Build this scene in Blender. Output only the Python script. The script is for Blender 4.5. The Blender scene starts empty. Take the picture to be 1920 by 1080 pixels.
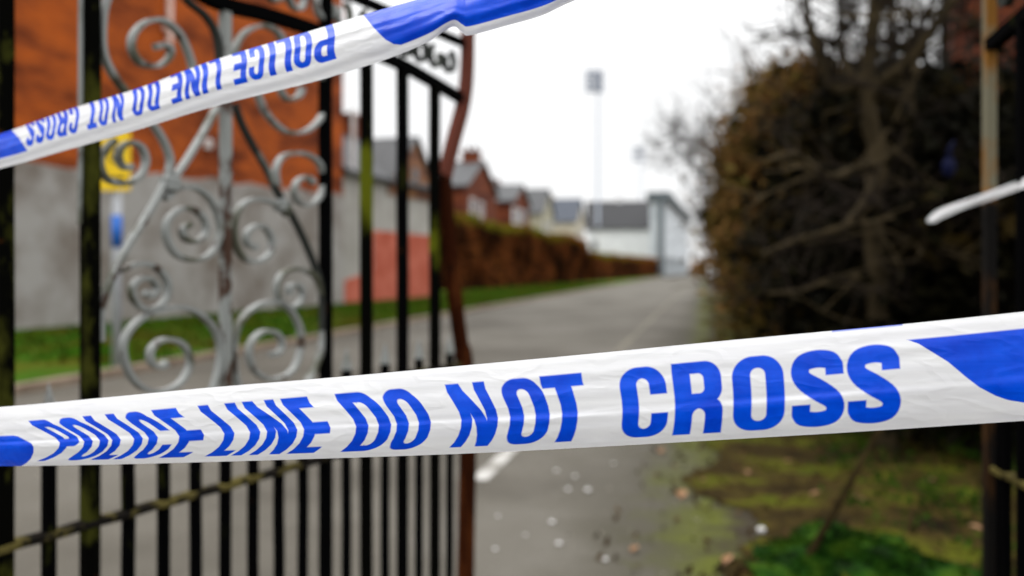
import bpy, math, random
import numpy as np
from mathutils import Vector, Matrix

SC = bpy.context.scene
# ------------------------------------------------------------------ camera, light
F, CX, HY, H = 1600.0, 960.0, 505.0, 1.1        # focal length in 1920-wide pixels, centre, horizon, eye height
cam_d = bpy.data.cameras.new("camera"); cam = bpy.data.objects.new("camera", cam_d)
SC.collection.objects.link(cam); SC.camera = cam
cam.location = (0, 0, H); cam.rotation_euler = (math.radians(90), 0, 0)
cam_d.sensor_width = 36.0; cam_d.lens = 36.0*F/1920.0; cam_d.shift_y = -(540-HY)/1920.0
cam_d.clip_start = 0.05; cam_d.clip_end = 3000
cam_d.dof.use_dof = True; cam_d.dof.focus_distance = 0.685; cam_d.dof.aperture_fstop = 3.35

SUN_EL, SUN_ROT = math.radians(55), math.radians(-70)
W = bpy.data.worlds.new("World"); SC.world = W; W.use_nodes = True
nt = W.node_tree; nt.nodes.clear()
out = nt.nodes.new("ShaderNodeOutputWorld"); bg = nt.nodes.new("ShaderNodeBackground")
sky = nt.nodes.new("ShaderNodeTexSky"); sky.sky_type = 'NISHITA'; sky.sun_disc = False
sky.sun_elevation = SUN_EL; sky.sun_rotation = SUN_ROT
hs = nt.nodes.new("ShaderNodeHueSaturation"); hs.inputs['Saturation'].default_value = 0.12
nt.links.new(sky.outputs[0], hs.inputs['Color'])
tc = nt.nodes.new("ShaderNodeTexCoord"); nz = nt.nodes.new("ShaderNodeTexNoise")
nz.inputs['Scale'].default_value = 1.6; nz.inputs['Detail'].default_value = 5
nt.links.new(tc.outputs['Generated'], nz.inputs['Vector'])
rp = nt.nodes.new("ShaderNodeValToRGB")
rp.color_ramp.elements[0].position = 0.3; rp.color_ramp.elements[0].color = (8.7, 8.78, 8.85, 1)
rp.color_ramp.elements[1].position = 0.7; rp.color_ramp.elements[1].color = (9.6, 9.62, 9.65, 1)
nt.links.new(nz.outputs['Fac'], rp.inputs[0])
mx = nt.nodes.new("ShaderNodeMix"); mx.data_type = 'RGBA'; mx.inputs[0].default_value = 0.9   # thick cloud over the sky
nt.links.new(hs.outputs[0], mx.inputs[6]); nt.links.new(rp.outputs[0], mx.inputs[7])
sp = nt.nodes.new("ShaderNodeSeparateXYZ"); nt.links.new(tc.outputs['Generated'], sp.inputs[0])
gm = nt.nodes.new("ShaderNodeMapRange"); gm.inputs[1].default_value = 0.22; gm.inputs[2].default_value = 0.95; gm.inputs[3].default_value = 1.0; gm.inputs[4].default_value = 3.6
nt.links.new(sp.outputs[2], gm.inputs[0])      # overcast sky: brightest overhead
ml = nt.nodes.new("ShaderNodeMix"); ml.data_type = 'RGBA'; ml.blend_type = 'MULTIPLY'; ml.inputs[0].default_value = 1.0
nt.links.new(mx.outputs[2], ml.inputs[6]); nt.links.new(gm.outputs[0], ml.inputs[7])
nt.links.new(ml.outputs[2], bg.inputs[0]); bg.inputs[1].default_value = 0.1
nt.links.new(bg.outputs[0], out.inputs[0])

sd = bpy.data.lights.new("sun", 'SUN'); sd.energy = 0.9; sd.angle = math.radians(25); sd.color = (1, .96, .9)
so = bpy.data.objects.new("sun", sd); SC.collection.objects.link(so)
so.rotation_euler = (math.radians(90)-SUN_EL, 0, math.radians(-110))
so.location = (-20, -10, 40)
SC.view_settings.view_transform = 'Standard'; SC.view_settings.look = 'None'
SC.view_settings.exposure = 0.25; SC.view_settings.gamma = 1.0
SC.render.engine = 'CYCLES'
SC.cycles.use_denoising = True
SC.cycles.max_bounces = 6; SC.cycles.transparent_max_bounces = 6
SC.cycles.sample_clamp_indirect = 6.0

random.seed(7); RNG = np.random.default_rng(7)
R = math.radians

# ------------------------------------------------------------------ helpers
def P(px, py, Y):
    "a point seen at photo pixel (px,py) at distance Y"
    return Vector(((px-CX)/F*Y, Y, H+(HY-py)/F*Y))
def G(px, py):
    Y = F*H/(py-HY); return Vector(((px-CX)/F*Y, Y, 0))
TR, TQ = Vector((.2195, .9756, 0)), Vector((.9756, -.2195, 0))     # along the lane, across it
def LQ(t, q, z=0): return TR*t+TQ*q+Vector((0, 0, z))

class MB:
    def __init__(s): s.v = []; s.f = []
    def add(s, vs, fs):
        b = len(s.v); s.v += [tuple(v) for v in vs]; s.f += [tuple(i+b for i in f) for f in fs]; return s
    def box(s, c, size, ax=None):
        "box centred at c, size (x,y,z), ax = three axis vectors"
        c = Vector(c); X, Y, Z = ax or (Vector((1, 0, 0)), Vector((0, 1, 0)), Vector((0, 0, 1)))
        a, b, d = [k/2 for k in size]
        vs = [c+X*(a*i)+Y*(b*j)+Z*(d*k) for i in (-1, 1) for j in (-1, 1) for k in (-1, 1)]
        return s.add(vs, [(0, 1, 3, 2), (4, 6, 7, 5), (0, 4, 5, 1), (2, 3, 7, 6), (0, 2, 6, 4), (1, 5, 7, 3)])
    def tube(s, pts, rad, n=6, cap=True):
        pts = [Vector(p) for p in pts]; m = len(pts)
        rad = rad if isinstance(rad, (list, tuple)) else [rad]*m
        vs = []; up = None
        for i, p in enumerate(pts):
            d = (pts[min(i+1, m-1)]-pts[max(i-1, 0)])
            d = d.normalized() if d.length > 1e-9 else Vector((0, 0, 1))
            if up is None: up = d.orthogonal().normalized()
            up = (up-d*up.dot(d)); up = up.normalized() if up.length > 1e-6 else d.orthogonal().normalized()
            w = d.cross(up)
            for k in range(n):
                a = 2*math.pi*k/n; vs.append(p+(up*math.cos(a)+w*math.sin(a))*rad[i])
        fs = [(i*n+k, i*n+(k+1) % n, (i+1)*n+(k+1) % n, (i+1)*n+k) for i in range(m-1) for k in range(n)]
        if cap: fs += [tuple(range(n))[::-1], tuple((m-1)*n+k for k in range(n))]
        return s.add(vs, fs)
    def strip(s, pts, nrm, dep, thk):
        "flat bar swept along pts lying in a plane of normal nrm: dep along nrm, thk in the plane"
        pts = [Vector(p) for p in pts]; m = len(pts); nrm = Vector(nrm); vs = []
        for i, p in enumerate(pts):
            d = (pts[min(i+1, m-1)]-pts[max(i-1, 0)]).normalized(); w = d.cross(nrm)
            tk = thk[i] if isinstance(thk, (list, tuple)) else thk
            for a, b in ((-1, -1), (1, -1), (1, 1), (-1, 1)): vs.append(p+nrm*(a*dep/2)+w*(b*tk/2))
        fs = [(i*4+k, i*4+(k+1) % 4, (i+1)*4+(k+1) % 4, (i+1)*4+k) for i in range(m-1) for k in range(4)]
        fs += [(3, 2, 1, 0), tuple((m-1)*4+k for k in range(4))]
        return s.add(vs, fs)
    def ball(s, c, r, nu=10, nv=6, sq=(1, 1, 1), jit=0):
        c = Vector(c); vs = [c+Vector((0, 0, r*sq[2]))]
        for j in range(1, nv):
            th = math.pi*j/nv
            for i in range(nu):
                a = 2*math.pi*i/nu; rr = r*(1+jit*random.uniform(-1, 1))
                vs.append(c+Vector((rr*sq[0]*math.sin(th)*math.cos(a), rr*sq[1]*math.sin(th)*math.sin(a), rr*sq[2]*math.cos(th))))
        vs.append(c-Vector((0, 0, r*sq[2]))); L = len(vs)-1
        fs = [(0, 1+i, 1+(i+1) % nu) for i in range(nu)]
        for j in range(nv-2):
            for i in range(nu):
                a = 1+j*nu; fs.append((a+i, a+nu+i, a+nu+(i+1) % nu, a+(i+1) % nu))
        a = 1+(nv-2)*nu; fs += [(L, a+(i+1) % nu, a+i) for i in range(nu)]
        return s.add(vs, fs)
    def build(s, name, mat, parent=None, smooth=False, bevel=0):
        me = bpy.data.meshes.new(name); me.from_pydata(s.v, [], s.f); me.update()
        me.materials.append(mat)
        if smooth: me.polygons.foreach_set('use_smooth', [True]*len(me.polygons))
        o = bpy.data.objects.new(name, me); SC.collection.objects.link(o)
        if parent: o.parent = parent
        if bevel:
            b = o.modifiers.new('bevel', 'BEVEL'); b.width = bevel; b.segments = 2; b.limit_method = 'ANGLE'
        return o
def tag(o, label, cat, group=None):
    o['label'] = label; o['category'] = cat
    if group: o['group'] = group
    return o
def kind(o, k): o['kind'] = k; return o
def empty(name, loc=(0, 0, 0), rz=0):
    o = bpy.data.objects.new(name, None); SC.collection.objects.link(o)
    o.location = loc; o.rotation_euler = (0, 0, rz); o.empty_display_size = .1; return o
def catmull(pts, n=7):
    pts = [Vector(p) for p in pts]; q = [pts[0]*2-pts[1]]+pts+[pts[-1]*2-pts[-2]]; r = []
    for i in range(1, len(q)-2):
        a, b, c, d = q[i-1:i+3]
        for k in range(n):
            t = k/n
            r.append(.5*((2*b)+(c-a)*t+(2*a-5*b+4*c-d)*t*t+(-a+3*b-3*c+d)*t**3))
    return r+[pts[-1]]

# ------------------------------------------------------------------ materials
def nodes(name):
    m = bpy.data.materials.new(name); m.use_nodes = True
    n = m.node_tree; b = n.nodes['Principled BSDF']; return m, n, b
def noise(n, scale, detail=4, coord='Object', rough=.6, sx=None):
    t = n.nodes.new("ShaderNodeTexCoord"); z = n.nodes.new("ShaderNodeTexNoise")
    z.inputs['Scale'].default_value = scale; z.inputs['Detail'].default_value = detail; z.inputs['Roughness'].default_value = rough
    if sx:
        mp = n.nodes.new("ShaderNodeMapping"); mp.inputs['Scale'].default_value = sx
        n.links.new(t.outputs[coord], mp.inputs[0]); n.links.new(mp.outputs[0], z.inputs['Vector'])
    else: n.links.new(t.outputs[coord], z.inputs['Vector'])
    return z.outputs['Fac']
def ramp(n, fac, stops):
    r = n.nodes.new("ShaderNodeValToRGB"); e = r.color_ramp.elements
    while len(e) < len(stops): e.new(.5)
    for k, (p, c) in enumerate(stops):
        e[k].position = p; e[k].color = (*c, 1) if len(c) == 3 else c
    n.links.new(fac, r.inputs[0]); return r.outputs[0]
def mixc(n, fac, a, b):
    x = n.nodes.new("ShaderNodeMix"); x.data_type = 'RGBA'
    for s, v in ((0, fac), (6, a), (7, b)):
        if hasattr(v, 'is_linked') or hasattr(v, 'links'): n.links.new(v, x.inputs[s])
        else: x.inputs[s].default_value = v if s == 0 else (*v, 1)
    return x.outputs[2]
def bump(n, b, h, st=.3, dist=.01):
    u = n.nodes.new("ShaderNodeBump"); u.inputs['Strength'].default_value = st; u.inputs['Distance'].default_value = dist
    n.links.new(h, u.inputs['Height']); n.links.new(u.outputs[0], b.inputs['Normal'])
def plain(name, c1, c2=None, scale=3, rough=.8, bmp=0, lo=.35, hi=.65, spec=.3, sx=None, metal=0):
    m, n, b = nodes(name); b.inputs['Roughness'].default_value = rough; b.inputs['Specular IOR Level'].default_value = spec
    b.inputs['Metallic'].default_value = metal
    f = noise(n, scale, sx=sx)
    n.links.new(ramp(n, f, [(lo, c1), (hi, c2 or c1)]), b.inputs['Base Color'])
    if bmp: bump(n, b, f, bmp)
    return m

M = {}
def iron(name, base, moss, rust, moss_at=.6, rust_at=.66, sc=9, spec=.01, rough=.85):
    m, n, b = nodes(name); b.inputs['Roughness'].default_value = rough; b.inputs['Specular IOR Level'].default_value = spec
    f1 = noise(n, sc, 5, sx=(1, 1, .45)); f2 = noise(n, sc*1.9, 5, sx=(1.3, .8, .8))
    c = mixc(n, ramp(n, f1, [(moss_at, (0, 0, 0)), (moss_at+.08, (1, 1, 1))]), base, moss)
    c = mixc(n, ramp(n, f2, [(rust_at, (0, 0, 0)), (rust_at+.06, (1, 1, 1))]), c, rust)
    n.links.new(c, b.inputs['Base Color']); bump(n, b, f2, .4, .002); return m
M['iron'] = iron("black_painted_iron", (.0012, .0012, .0014), (.03, .033, .005), (.05, .018, .004), .63, .68)
M['iron_mossy'] = iron("mossy_iron", (.0016, .0016, .0012), (.036, .038, .006), (.08, .028, .005), .53, .66)
M['iron_green'] = iron("green_patched_iron", (.0016, .0016, .0012), (.085, .095, .006), (.06, .04, .006), .56, .68, 6)
M['rail'] = iron("lichen_iron", (.008, .007, .006), (.085, .07, .022), (.13, .06, .012), .5, .63, 12)
M['scroll'] = iron("worn_grey_paint", (.195, .205, .197), (.055, .057, .035), (.035, .017, .008), .51, .58, 11, .35, .5)
M['centre'] = iron("worn_centre_bar", (.2, .21, .2), (.1, .1, .05), (.04, .016, .007), .55, .52, 7, .3, .5)
M['scroll_dark'] = iron("dark_worn_paint", (.03, .032, .029), (.2, .21, .19), (.02, .014, .008), .58, .66, 9)
M['rust'] = iron("rusted_steel", (.022, .0055, .002), (.05, .014, .004), (.010, .004, .002), .5, .6, 8)
M['rust_pink'] = iron("pink_rust", (.10, .032, .022), (.06, .018, .010), (.14, .06, .045), .55, .64, 14)
# flaked post: pale paint on the upper length, bare rust below
m, n, b = nodes("flaked_post"); b.inputs['Roughness'].default_value = .8; b.inputs['Specular IOR Level'].default_value = .1
g = n.nodes.new("ShaderNodeNewGeometry"); sx_ = n.nodes.new("ShaderNodeSeparateXYZ"); n.links.new(g.outputs['Position'], sx_.inputs[0])
fz = noise(n, 9, 5, sx=(1, 1, .4)); ad = n.nodes.new("ShaderNodeMath"); ad.operation = 'MULTIPLY_ADD'; ad.inputs[1].default_value = .25
n.links.new(fz, ad.inputs[0]); n.links.new(sx_.outputs[2], ad.inputs[2])
hi = ramp(n, fz, [(.44, (.17, .075, .012)), (.52, (.135, .125, .085))]); lo_ = ramp(n, fz, [(.5, (.003, .0025, .002)), (.66, (.045, .018, .003))])
n.links.new(mixc(n, ramp(n, ad.outputs[0], [(0, (0, 0, 0)), (1, (1, 1, 1))]), lo_, hi), b.inputs['Base Color'])
rr = [x for x in n.nodes if x.bl_idname == "ShaderNodeValToRGB"][-1]
mr = n.nodes.new("ShaderNodeMapRange"); mr.inputs[1].default_value = 1.36; mr.inputs[2].default_value = 1.40
n.links.new(ad.outputs[0], mr.inputs[0]); n.links.new(mr.outputs[0], rr.inputs[0]); M['flaked'] = m

def edge_moss(n, c):
    g = n.nodes.new("ShaderNodeNewGeometry"); dp = n.nodes.new("ShaderNodeVectorMath"); dp.operation = 'DOT_PRODUCT'; dp.inputs[1].default_value = (.9756, -.2195, 0)
    n.links.new(g.outputs['Position'], dp.inputs[0])
    for (sc, am, lo, hi, c2) in ((1.6, 1.3, -.05, .65, (.034, .030, .017)), (3.2, 1.0, .22, .6, (.055, .062, .003)), (6, .7, .33, .5, (.022, .016, .007))):
        a = n.nodes.new("ShaderNodeMath"); a.operation = 'MULTIPLY_ADD'; a.inputs[1].default_value = am
        n.links.new(noise(n, sc, 6), a.inputs[0]); n.links.new(dp.outputs['Value'], a.inputs[2])
        m_ = n.nodes.new("ShaderNodeMapRange"); m_.inputs[1].default_value = lo; m_.inputs[2].default_value = hi
        n.links.new(a.outputs[0], m_.inputs[0]); c = mixc(n, m_.outputs[0], c, c2)
    return c
def ground_mat(name, stops, sc, rough=.9, bmp=.3, sc2=60, amt=.25, bd=.01):
    m, n, b = nodes(name); b.inputs['Roughness'].default_value = rough; b.inputs['Specular IOR Level'].default_value = .2 if name == 'asphalt' else .05
    c = ramp(n, noise(n, sc, 6), stops)
    if name == 'asphalt': c = edge_moss(n, c)
    f2 = noise(n, sc2, 3)
    k = ramp(n, f2, [(.3, (1-amt,)*3), (.7, (1+amt,)*3)])
    x = n.nodes.new("ShaderNodeMix"); x.data_type = 'RGBA'; x.blend_type = 'MULTIPLY'; x.inputs[0].default_value = 1
    n.links.new(c, x.inputs[6]); n.links.new(k, x.inputs[7]); n.links.new(x.outputs[2], b.inputs['Base Color'])
    bump(n, b, f2, bmp, bd); return m
M['asphalt'] = ground_mat("asphalt", [(.34, (.050, .044, .034)), (.5, (.082, .074, .060)), (.66, (.108, .099, .084))], .5, .85, .4, 90, .3)
M['earth'] = ground_mat("ground_earth", [(.35, (.018, .013, .006)), (.65, (.035, .028, .010))], .9)
M['grass'] = ground_mat("grass", [(.34, (.075, .055, .010)), (.43, (.06, .068, .004)), (.53, (.034, .078, .004)), (.68, (.025, .095, .003))], .8, .95, .6, 25, .4, .03)
M['soil'] = ground_mat("mossy_soil", [(.34, (.006, .004, .001)), (.43, (.020, .013, .003)), (.51, (.034, .024, .005)), (.6, (.050, .054, .003)), (.68, (.010, .034, .002))], 2.3, .95, .8, 30, .5, .02)
M['mossedge'] = ground_mat("asphalt_moss", [(.42, (.04, .035, .022)), (.56, (.06, .062, .005)), (.75, (.075, .08, .003))], 3.0, .95, .6, 40, .4)
M['kerb'] = plain("kerb_stone", (.14, .1, .07), (.22, .165, .12), 3)
M['line_worn'] = plain("worn_away_road_paint", (.085, .077, .06), (.15, .135, .10), 1.5, .85, 0, .4, .62)
M['line'] = plain("worn_road_paint", (.16, .15, .13), (.36, .35, .33), 5, .8, 0, .35, .55)
def brick(name, c1, c2, mortar, sc=1.0):
    m, n, b = nodes(name); b.inputs['Roughness'].default_value = .9; b.inputs['Specular IOR Level'].default_value = .15
    uv = n.nodes.new("ShaderNodeUVMap"); br = n.nodes.new("ShaderNodeTexBrick")
    br.inputs['Scale'].default_value = sc; br.inputs['Brick Width'].default_value = .225; br.inputs['Row Height'].default_value = .075
    br.inputs['Mortar Size'].default_value = .008; br.inputs['Color1'].default_value = (*c1, 1); br.inputs['Color2'].default_value = (*c2, 1)
    br.inputs['Mortar'].default_value = (*mortar, 1); n.links.new(uv.outputs[0], br.inputs['Vector'])
    f = noise(n, .9, 6, sx=(.7, .7, 2.0), rough=.65); k = ramp(n, f, [(.36, (.38, .34, .42)), (.48, (.95, .95, 1)), (.62, (1.45, 1.45, 1.0))])
    x = n.nodes.new("ShaderNodeMix"); x.data_type = 'RGBA'; x.blend_type = 'MULTIPLY'; x.inputs[0].default_value = 1
    n.links.new(br.outputs[0], x.inputs[6]); n.links.new(k, x.inputs[7]); n.links.new(x.outputs[2], b.inputs['Base Color'])
    bump(n, b, br.outputs['Fac'], -.4, .006); return m
M['brick'] = brick("orange_brick", (.24, .044, .006), (.30, .06, .008), (.18, .05, .015))
M['brick_red'] = brick("red_brick", (.11, .024, .010), (.14, .032, .014), (.10, .04, .025))
M['brick_brown'] = brick("brown_brick", (.2, .09, .05), (.23, .105, .06), (.17, .10, .07))
M['render'] = plain("grey_render", (.15, .125, .105), (.29, .275, .26), .9, .9, .2, .35, .6)
M['render2'] = plain("grey_render_light", (.27, .255, .23), (.36, .345, .32), .9, .9, .2)
M['redpaint'] = plain("red_painted_wall", (.34, .062, .03), (.46, .12, .075), 1.3, .85, .1)
M['slate'] = plain("grey_slate", (.05, .051, .054), (.075, .076, .078), 3, .75, .1, sx=(1, 1, 4))
M['slate_dark'] = plain("dark_slate", (.030, .030, .032), (.042, .042, .044), 3, .8, .1, sx=(1, 1, 4))
M['slate_blue'] = plain("blue_slate", (.03, .038, .055), (.042, .05, .066), 3, .6, .1)
M['cream'] = plain("cream_render", (.42, .37, .28), (.52, .47, .38), 1.2)
M['olive'] = plain("olive_render", (.3, .28, .2), (.4, .37, .28), 1.2)
M['white'] = plain("white_wall", (.68, .68, .69), (.8, .8, .8), 1.0)
M['wpaint'] = plain("white_paint", (.6, .58, .57), (.72, .7, .69), 4, .5)
M['pinkpipe'] = plain("faded_pink_pipe", (.62, .42, .36), (.7, .5, .44), 4, .6)
M['glass'] = plain("dark_glass", (.03, .035, .04), (.05, .055, .06), 2, .08, spec=.6)
M['stand'] = plain("pale_cladding", (.5, .54, .57), (.6, .63, .66), .3, .5)
M['steelblue'] = plain("hazed_galvanised_steel", (.32, .37, .48), (.4, .45, .56), 1, .5)  # pale bluish tint stands in for distance haze on the steel
M['floodlamp'] = plain("floodlight_lamp_housings", (.10, .125, .185), (.14, .17, .235), 1, .8, spec=.1)
M['mast'] = plain("hazed_galvanised_mast", (.42, .46, .54), (.48, .52, .6), 1, .5)  # mast colour lightened to imitate haze
M['roofedge'] = plain("grey_green_fascia", (.09, .11, .12), (.13, .15, .16), 1, .6)
M['bark'] = plain("grey_brown_bark", (.020, .015, .008), (.058, .043, .023), 9, .95, .6, spec=.05, sx=(1, 1, .3))
M['bark_dark'] = plain("dark_bark", (.009, .006, .002), (.026, .018, .006), 9, .95, .5, spec=.03)
M['twig'] = plain("thin_twigs", (.012, .009, .007), (.025, .019, .014), 2, .95, spec=.05)
M['twig_brown'] = plain("brown_twigs", (.06, .036, .013), (.17, .09, .025), 3, .95, spec=.05)
def leaf(name, stops, sc=1.6, rough=.6, tr=.25):
    m, n, b = nodes(name); b.inputs['Roughness'].default_value = .9; b.inputs['Specular IOR Level'].default_value = .04
    c = ramp(n, noise(n, sc, 5), stops); n.links.new(c, b.inputs['Base Color'])
    t = n.nodes.new("ShaderNodeBsdfTranslucent"); n.links.new(c, t.inputs[0])
    mxs = n.nodes.new("ShaderNodeMixShader"); mxs.inputs[0].default_value = tr
    n.links.new(b.outputs[0], mxs.inputs[1]); n.links.new(t.outputs[0], mxs.inputs[2])
    n.links.new(mxs.outputs[0], n.nodes['Material Output'].inputs[0]); return m
M['yew'] = leaf("yew_needles", [(.36, (.006, .006, .001)), (.43, (.045, .036, .005)), (.51, (.10, .066, .018)), (.58, (.135, .062, .02)), (.68, (.075, .07, .015))], 1.5, tr=.1)
M['yew_shaded'] = leaf("shaded_needles", [(.38, (.001, .0011, .0005)), (.54, (.005, .0045, .0012)), (.68, (.024, .015, .003))], 1.5, tr=.05)  # deep shade under the trees is put into this near-black needle colour
M['hedge'] = leaf("beech_hedge_leaves", [(.38, (.012, .006, .002)), (.47, (.05, .016, .005)), (.56, (.15, .044, .012)), (.68, (.22, .078, .02))], .42)
M['hedge_top'] = leaf("green_hedge_shoots", [(.45, (.18, .07, .013)), (.6, (.11, .11, .008))], .2)
M['core'] = plain("shaded_twig_core", (.0015, .0012, .0007), (.005, .0035, .0018), 5, .95, spec=.02)  # near-black so the shade inside the foliage sits in the colour
M['orange_leaf'] = leaf("orange_leaves", [(.35, (.16, .07, .015)), (.6, (.24, .11, .02))], 1)
M['ivy'] = leaf("green_ground_leaves", [(.36, (.006, .018, .002)), (.5, (.016, .05, .003)), (.64, (.05, .06, .006))], 5)
M['moss'] = leaf("bright_moss", [(.4, (.003, .010, .001)), (.5, (.008, .034, .002)), (.62, (.026, .055, .003))], 9, .9, .1)
M['litter'] = leaf("brown_leaf_litter", [(.4, (.018, .011, .005)), (.55, (.05, .03, .012)), (.68, (.14, .085, .04))], 14)
M['tan_leaf'] = leaf("tan_dead_leaf", [(.4, (.2, .11, .055)), (.6, (.34, .2, .12))], 9)
M['pebble'] = plain("pale_pebble", (.45, .44, .42), (.62, .61, .6), 30, .7)
M['grit'] = plain("mixed_grit", (.03, .025, .018), (.42, .38, .32), 120, .9, 0, .45, .6)
M['yellow'] = plain("yellow_sign_paint", (.72, .45, .0), (.78, .52, .01), 2, .5)
M['black'] = plain("black_print", (.01, .01, .01), (.015, .015, .015), 2, .6)
M['bluetag'] = plain("blue_sticker", (.012, .10, .40), (.02, .13, .48), 5, .5)
M['bluebag'] = plain("blue_plastic_bag", (.001, .0022, .016), (.0014, .003, .024), 8, .7, spec=.1)
M['galv'] = plain("galvanised_post", (.28, .29, .31), (.36, .37, .39), 5, .5)
M['carwhite'] = plain("white_car_paint", (.75, .75, .76), (.8, .8, .8), 2, .25, spec=.5)
M['tyre'] = plain("black_tyre", (.012, .012, .012), (.02, .02, .02), 9, .9)

# ------------------------------------------------------------------ ground, lane
def sheet(name, pts, z, mat, k='structure', div=1):
    b = MB(); b.add([(p[0], p[1], z) for p in pts], [tuple(range(len(pts)))]); o = b.build(name, mat); return kind(o, k)
sheet("ground", [(-900, -300), (900, -300), (900, 1500), (-900, 1500)], -.012, M['earth'])
def band(name, qa, qb, ts, z, mat, k='structure'):
    b = MB(); vs = []; nn = len(ts)
    for t in ts:
        a = qa(t) if callable(qa) else qa; c = qb(t) if callable(qb) else qb
        p, q = LQ(t, a), LQ(t, c); vs += [(p.x, p.y, z), (q.x, q.y, z)]
    b.add(vs, [(2*i, 2*i+1, 2*i+3, 2*i+2) for i in range(nn-1)]); return kind(b.build(name, mat), k)
TS = [-30, -10, 0, 5, 10, 20, 40, 60, 80, 110, 140, 180, 240, 330]
band("road", -5.85, 1.1, TS, 0, M['asphalt'])
band("grass_verge", -22, -5.97, TS, .06, M['grass'])
kb = MB()
for t in np.arange(-12, 130, .92):
    kb.box(LQ(float(t)+.45, -5.91, .03), (.905, .12, .11), (TR, TQ, Vector((0, 0, 1))))
kind(kb.build("kerb", M['kerb'], bevel=.01), 'structure')
ts = [float(t) for t in np.concatenate([np.arange(-1.5, 8, .05), np.arange(8, 40, 1)])]
edge = {t: .06*math.sin(t*2.3)+.07*math.sin(t*5.1+1)+.025*random.uniform(-1, 1) for t in ts}
band("soil_bank", lambda t: .08+1.7*edge[t], 9, ts, .008, M['soil'])
band("lane_marking", -1.19, -1.10, [4.3, 4.8, 5.4, 6.2], .004, M['line'])
band("lane_marking", -1.17, -1.09, [6.2, 20, 60, 140], .004, M['line_worn'])

# ------------------------------------------------------------------ buildings
def wall_uv(o):
    me = o.data; uvl = me.uv_layers.new(name="UVMap")
    for p in me.polygons:
        n_ = p.normal; h = Vector((-n_.y, n_.x, 0))
        h = h.normalized() if h.length > .1 else Vector((1, 0, 0))
        for li in p.loop_indices:
            v = me.vertices[me.loops[li].vertex_index].co
            uvl.data[li].uv = (v.dot(h), v.z if abs(n_.z) < .9 else v.dot(Vector((0, 1, 0))))
def window(root, o, ax, nrm, a, z, w, h):
    Z = Vector((0, 0, 1)); fr = MB(); c = o+ax*a+Z*(z+h/2)
    for s in (-1, 1):
        fr.box(c+ax*(s*w/2)+nrm*.03, (.1, .1, h+.1), (ax, nrm, Z))
    for zz in (-h/2, 0, h/2): fr.box(c+Z*zz+nrm*.03, (w-.104, .09, .09), (ax, nrm, Z))
    f = fr.build("window", M['wpaint'], root)
    MB().box(c+nrm*.012, (w-.1, .03, h-.02), (ax, nrm, Z)).build("pane", M['glass'], f)
def house(name, label, cat, c0, u, L, v, Wd, eav, rid, mats, ridge='v', chim=(), wins=(), group=None, over=.25):
    """c0 nearest corner, u/L first side, v/Wd second side; ridge runs along 'v' (gable on the u sides) or 'u'"""
    root = empty(name, c0); tag(root, label, cat, group); inv = -c0
    u = u.normalized(); v = v.normalized(); Z = Vector((0, 0, 1)); O = Vector((0, 0, 0))
    a, b, La, Lb = (u, v, L, Wd) if ridge == 'v' else (v, u, Wd, L)      # a across, b along the ridge
    prof = [O, a*La, a*La+Z*eav, a*(La/2)+Z*rid, Z*eav]
    vs = prof+[p+b*Lb for p in prof]
    m = MB(); m.add(vs, [(4, 3, 2, 1, 0), (5, 6, 7, 8, 9), (0, 1, 6, 5), (1, 2, 7, 6), (4, 0, 5, 9)])
    w_ = m.build("wall", M[mats[0]], root); w_.data.update(); wall_uv(w_)
    rf = MB(); sl = (a*(La/2)+Z*(rid-eav)); n1 = sl.normalized()
    for s in (0, 1):
        d = n1 if s == 0 else Vector((-n1.x, -n1.y, n1.z)) if False else (n1 if s == 0 else (-a*(La/2)+Z*(rid-eav)).normalized())
        base = Z*eav if s == 0 else a*La+Z*eav
        nn = Vector((0, 0, 1))-d*d.z; nn.normalize()
        st = base-d*over-b*over+nn*.01; ln = sl.length+over+(.0 if s else .06)
        q = [st, st+d*ln, st+d*ln+b*(Lb+2*over), st+b*(Lb+2*over)]
        rf.add(q+[p+nn*.12 for p in q], [(0, 1, 2, 3), (7, 6, 5, 4), (0, 4, 5, 1), (1, 5, 6, 2), (2, 6, 7, 3), (3, 7, 4, 0)])
    ro = rf.build("roof", M[mats[1]], root)
    for (fa, fb, w, h) in chim:
        cb = MB(); c = a*(La*fa)+b*(Lb*fb); cb.box(c+Z*(rid+h/2-1.2), (w, w*1.3, h+1.2), (a, b, Z))
        cb.box(c+Z*(rid+h-.55), (w+.14, w*1.3+.14, .16), (a, b, Z))
        ch = cb.build("chimney", M[mats[2]], ro); wall_uv(ch)
        for k in (-.3, .3): MB().tube([c+b*(k*w)+Z*(rid+h-.6), c+b*(k*w)+Z*(rid+h-.1)], [.14, .11], 8).build("chimney_pot", M['brick_red'], ro)
    for (face, A, z, w, h) in wins:
        if face == 'u': window(root, O, u, -v, A, z, w, h)
        else: window(root, O, v, -u, A, z, w, h)
        if face == 'x': pass
    return root

Z3 = Vector((0, 0, 1))
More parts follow.
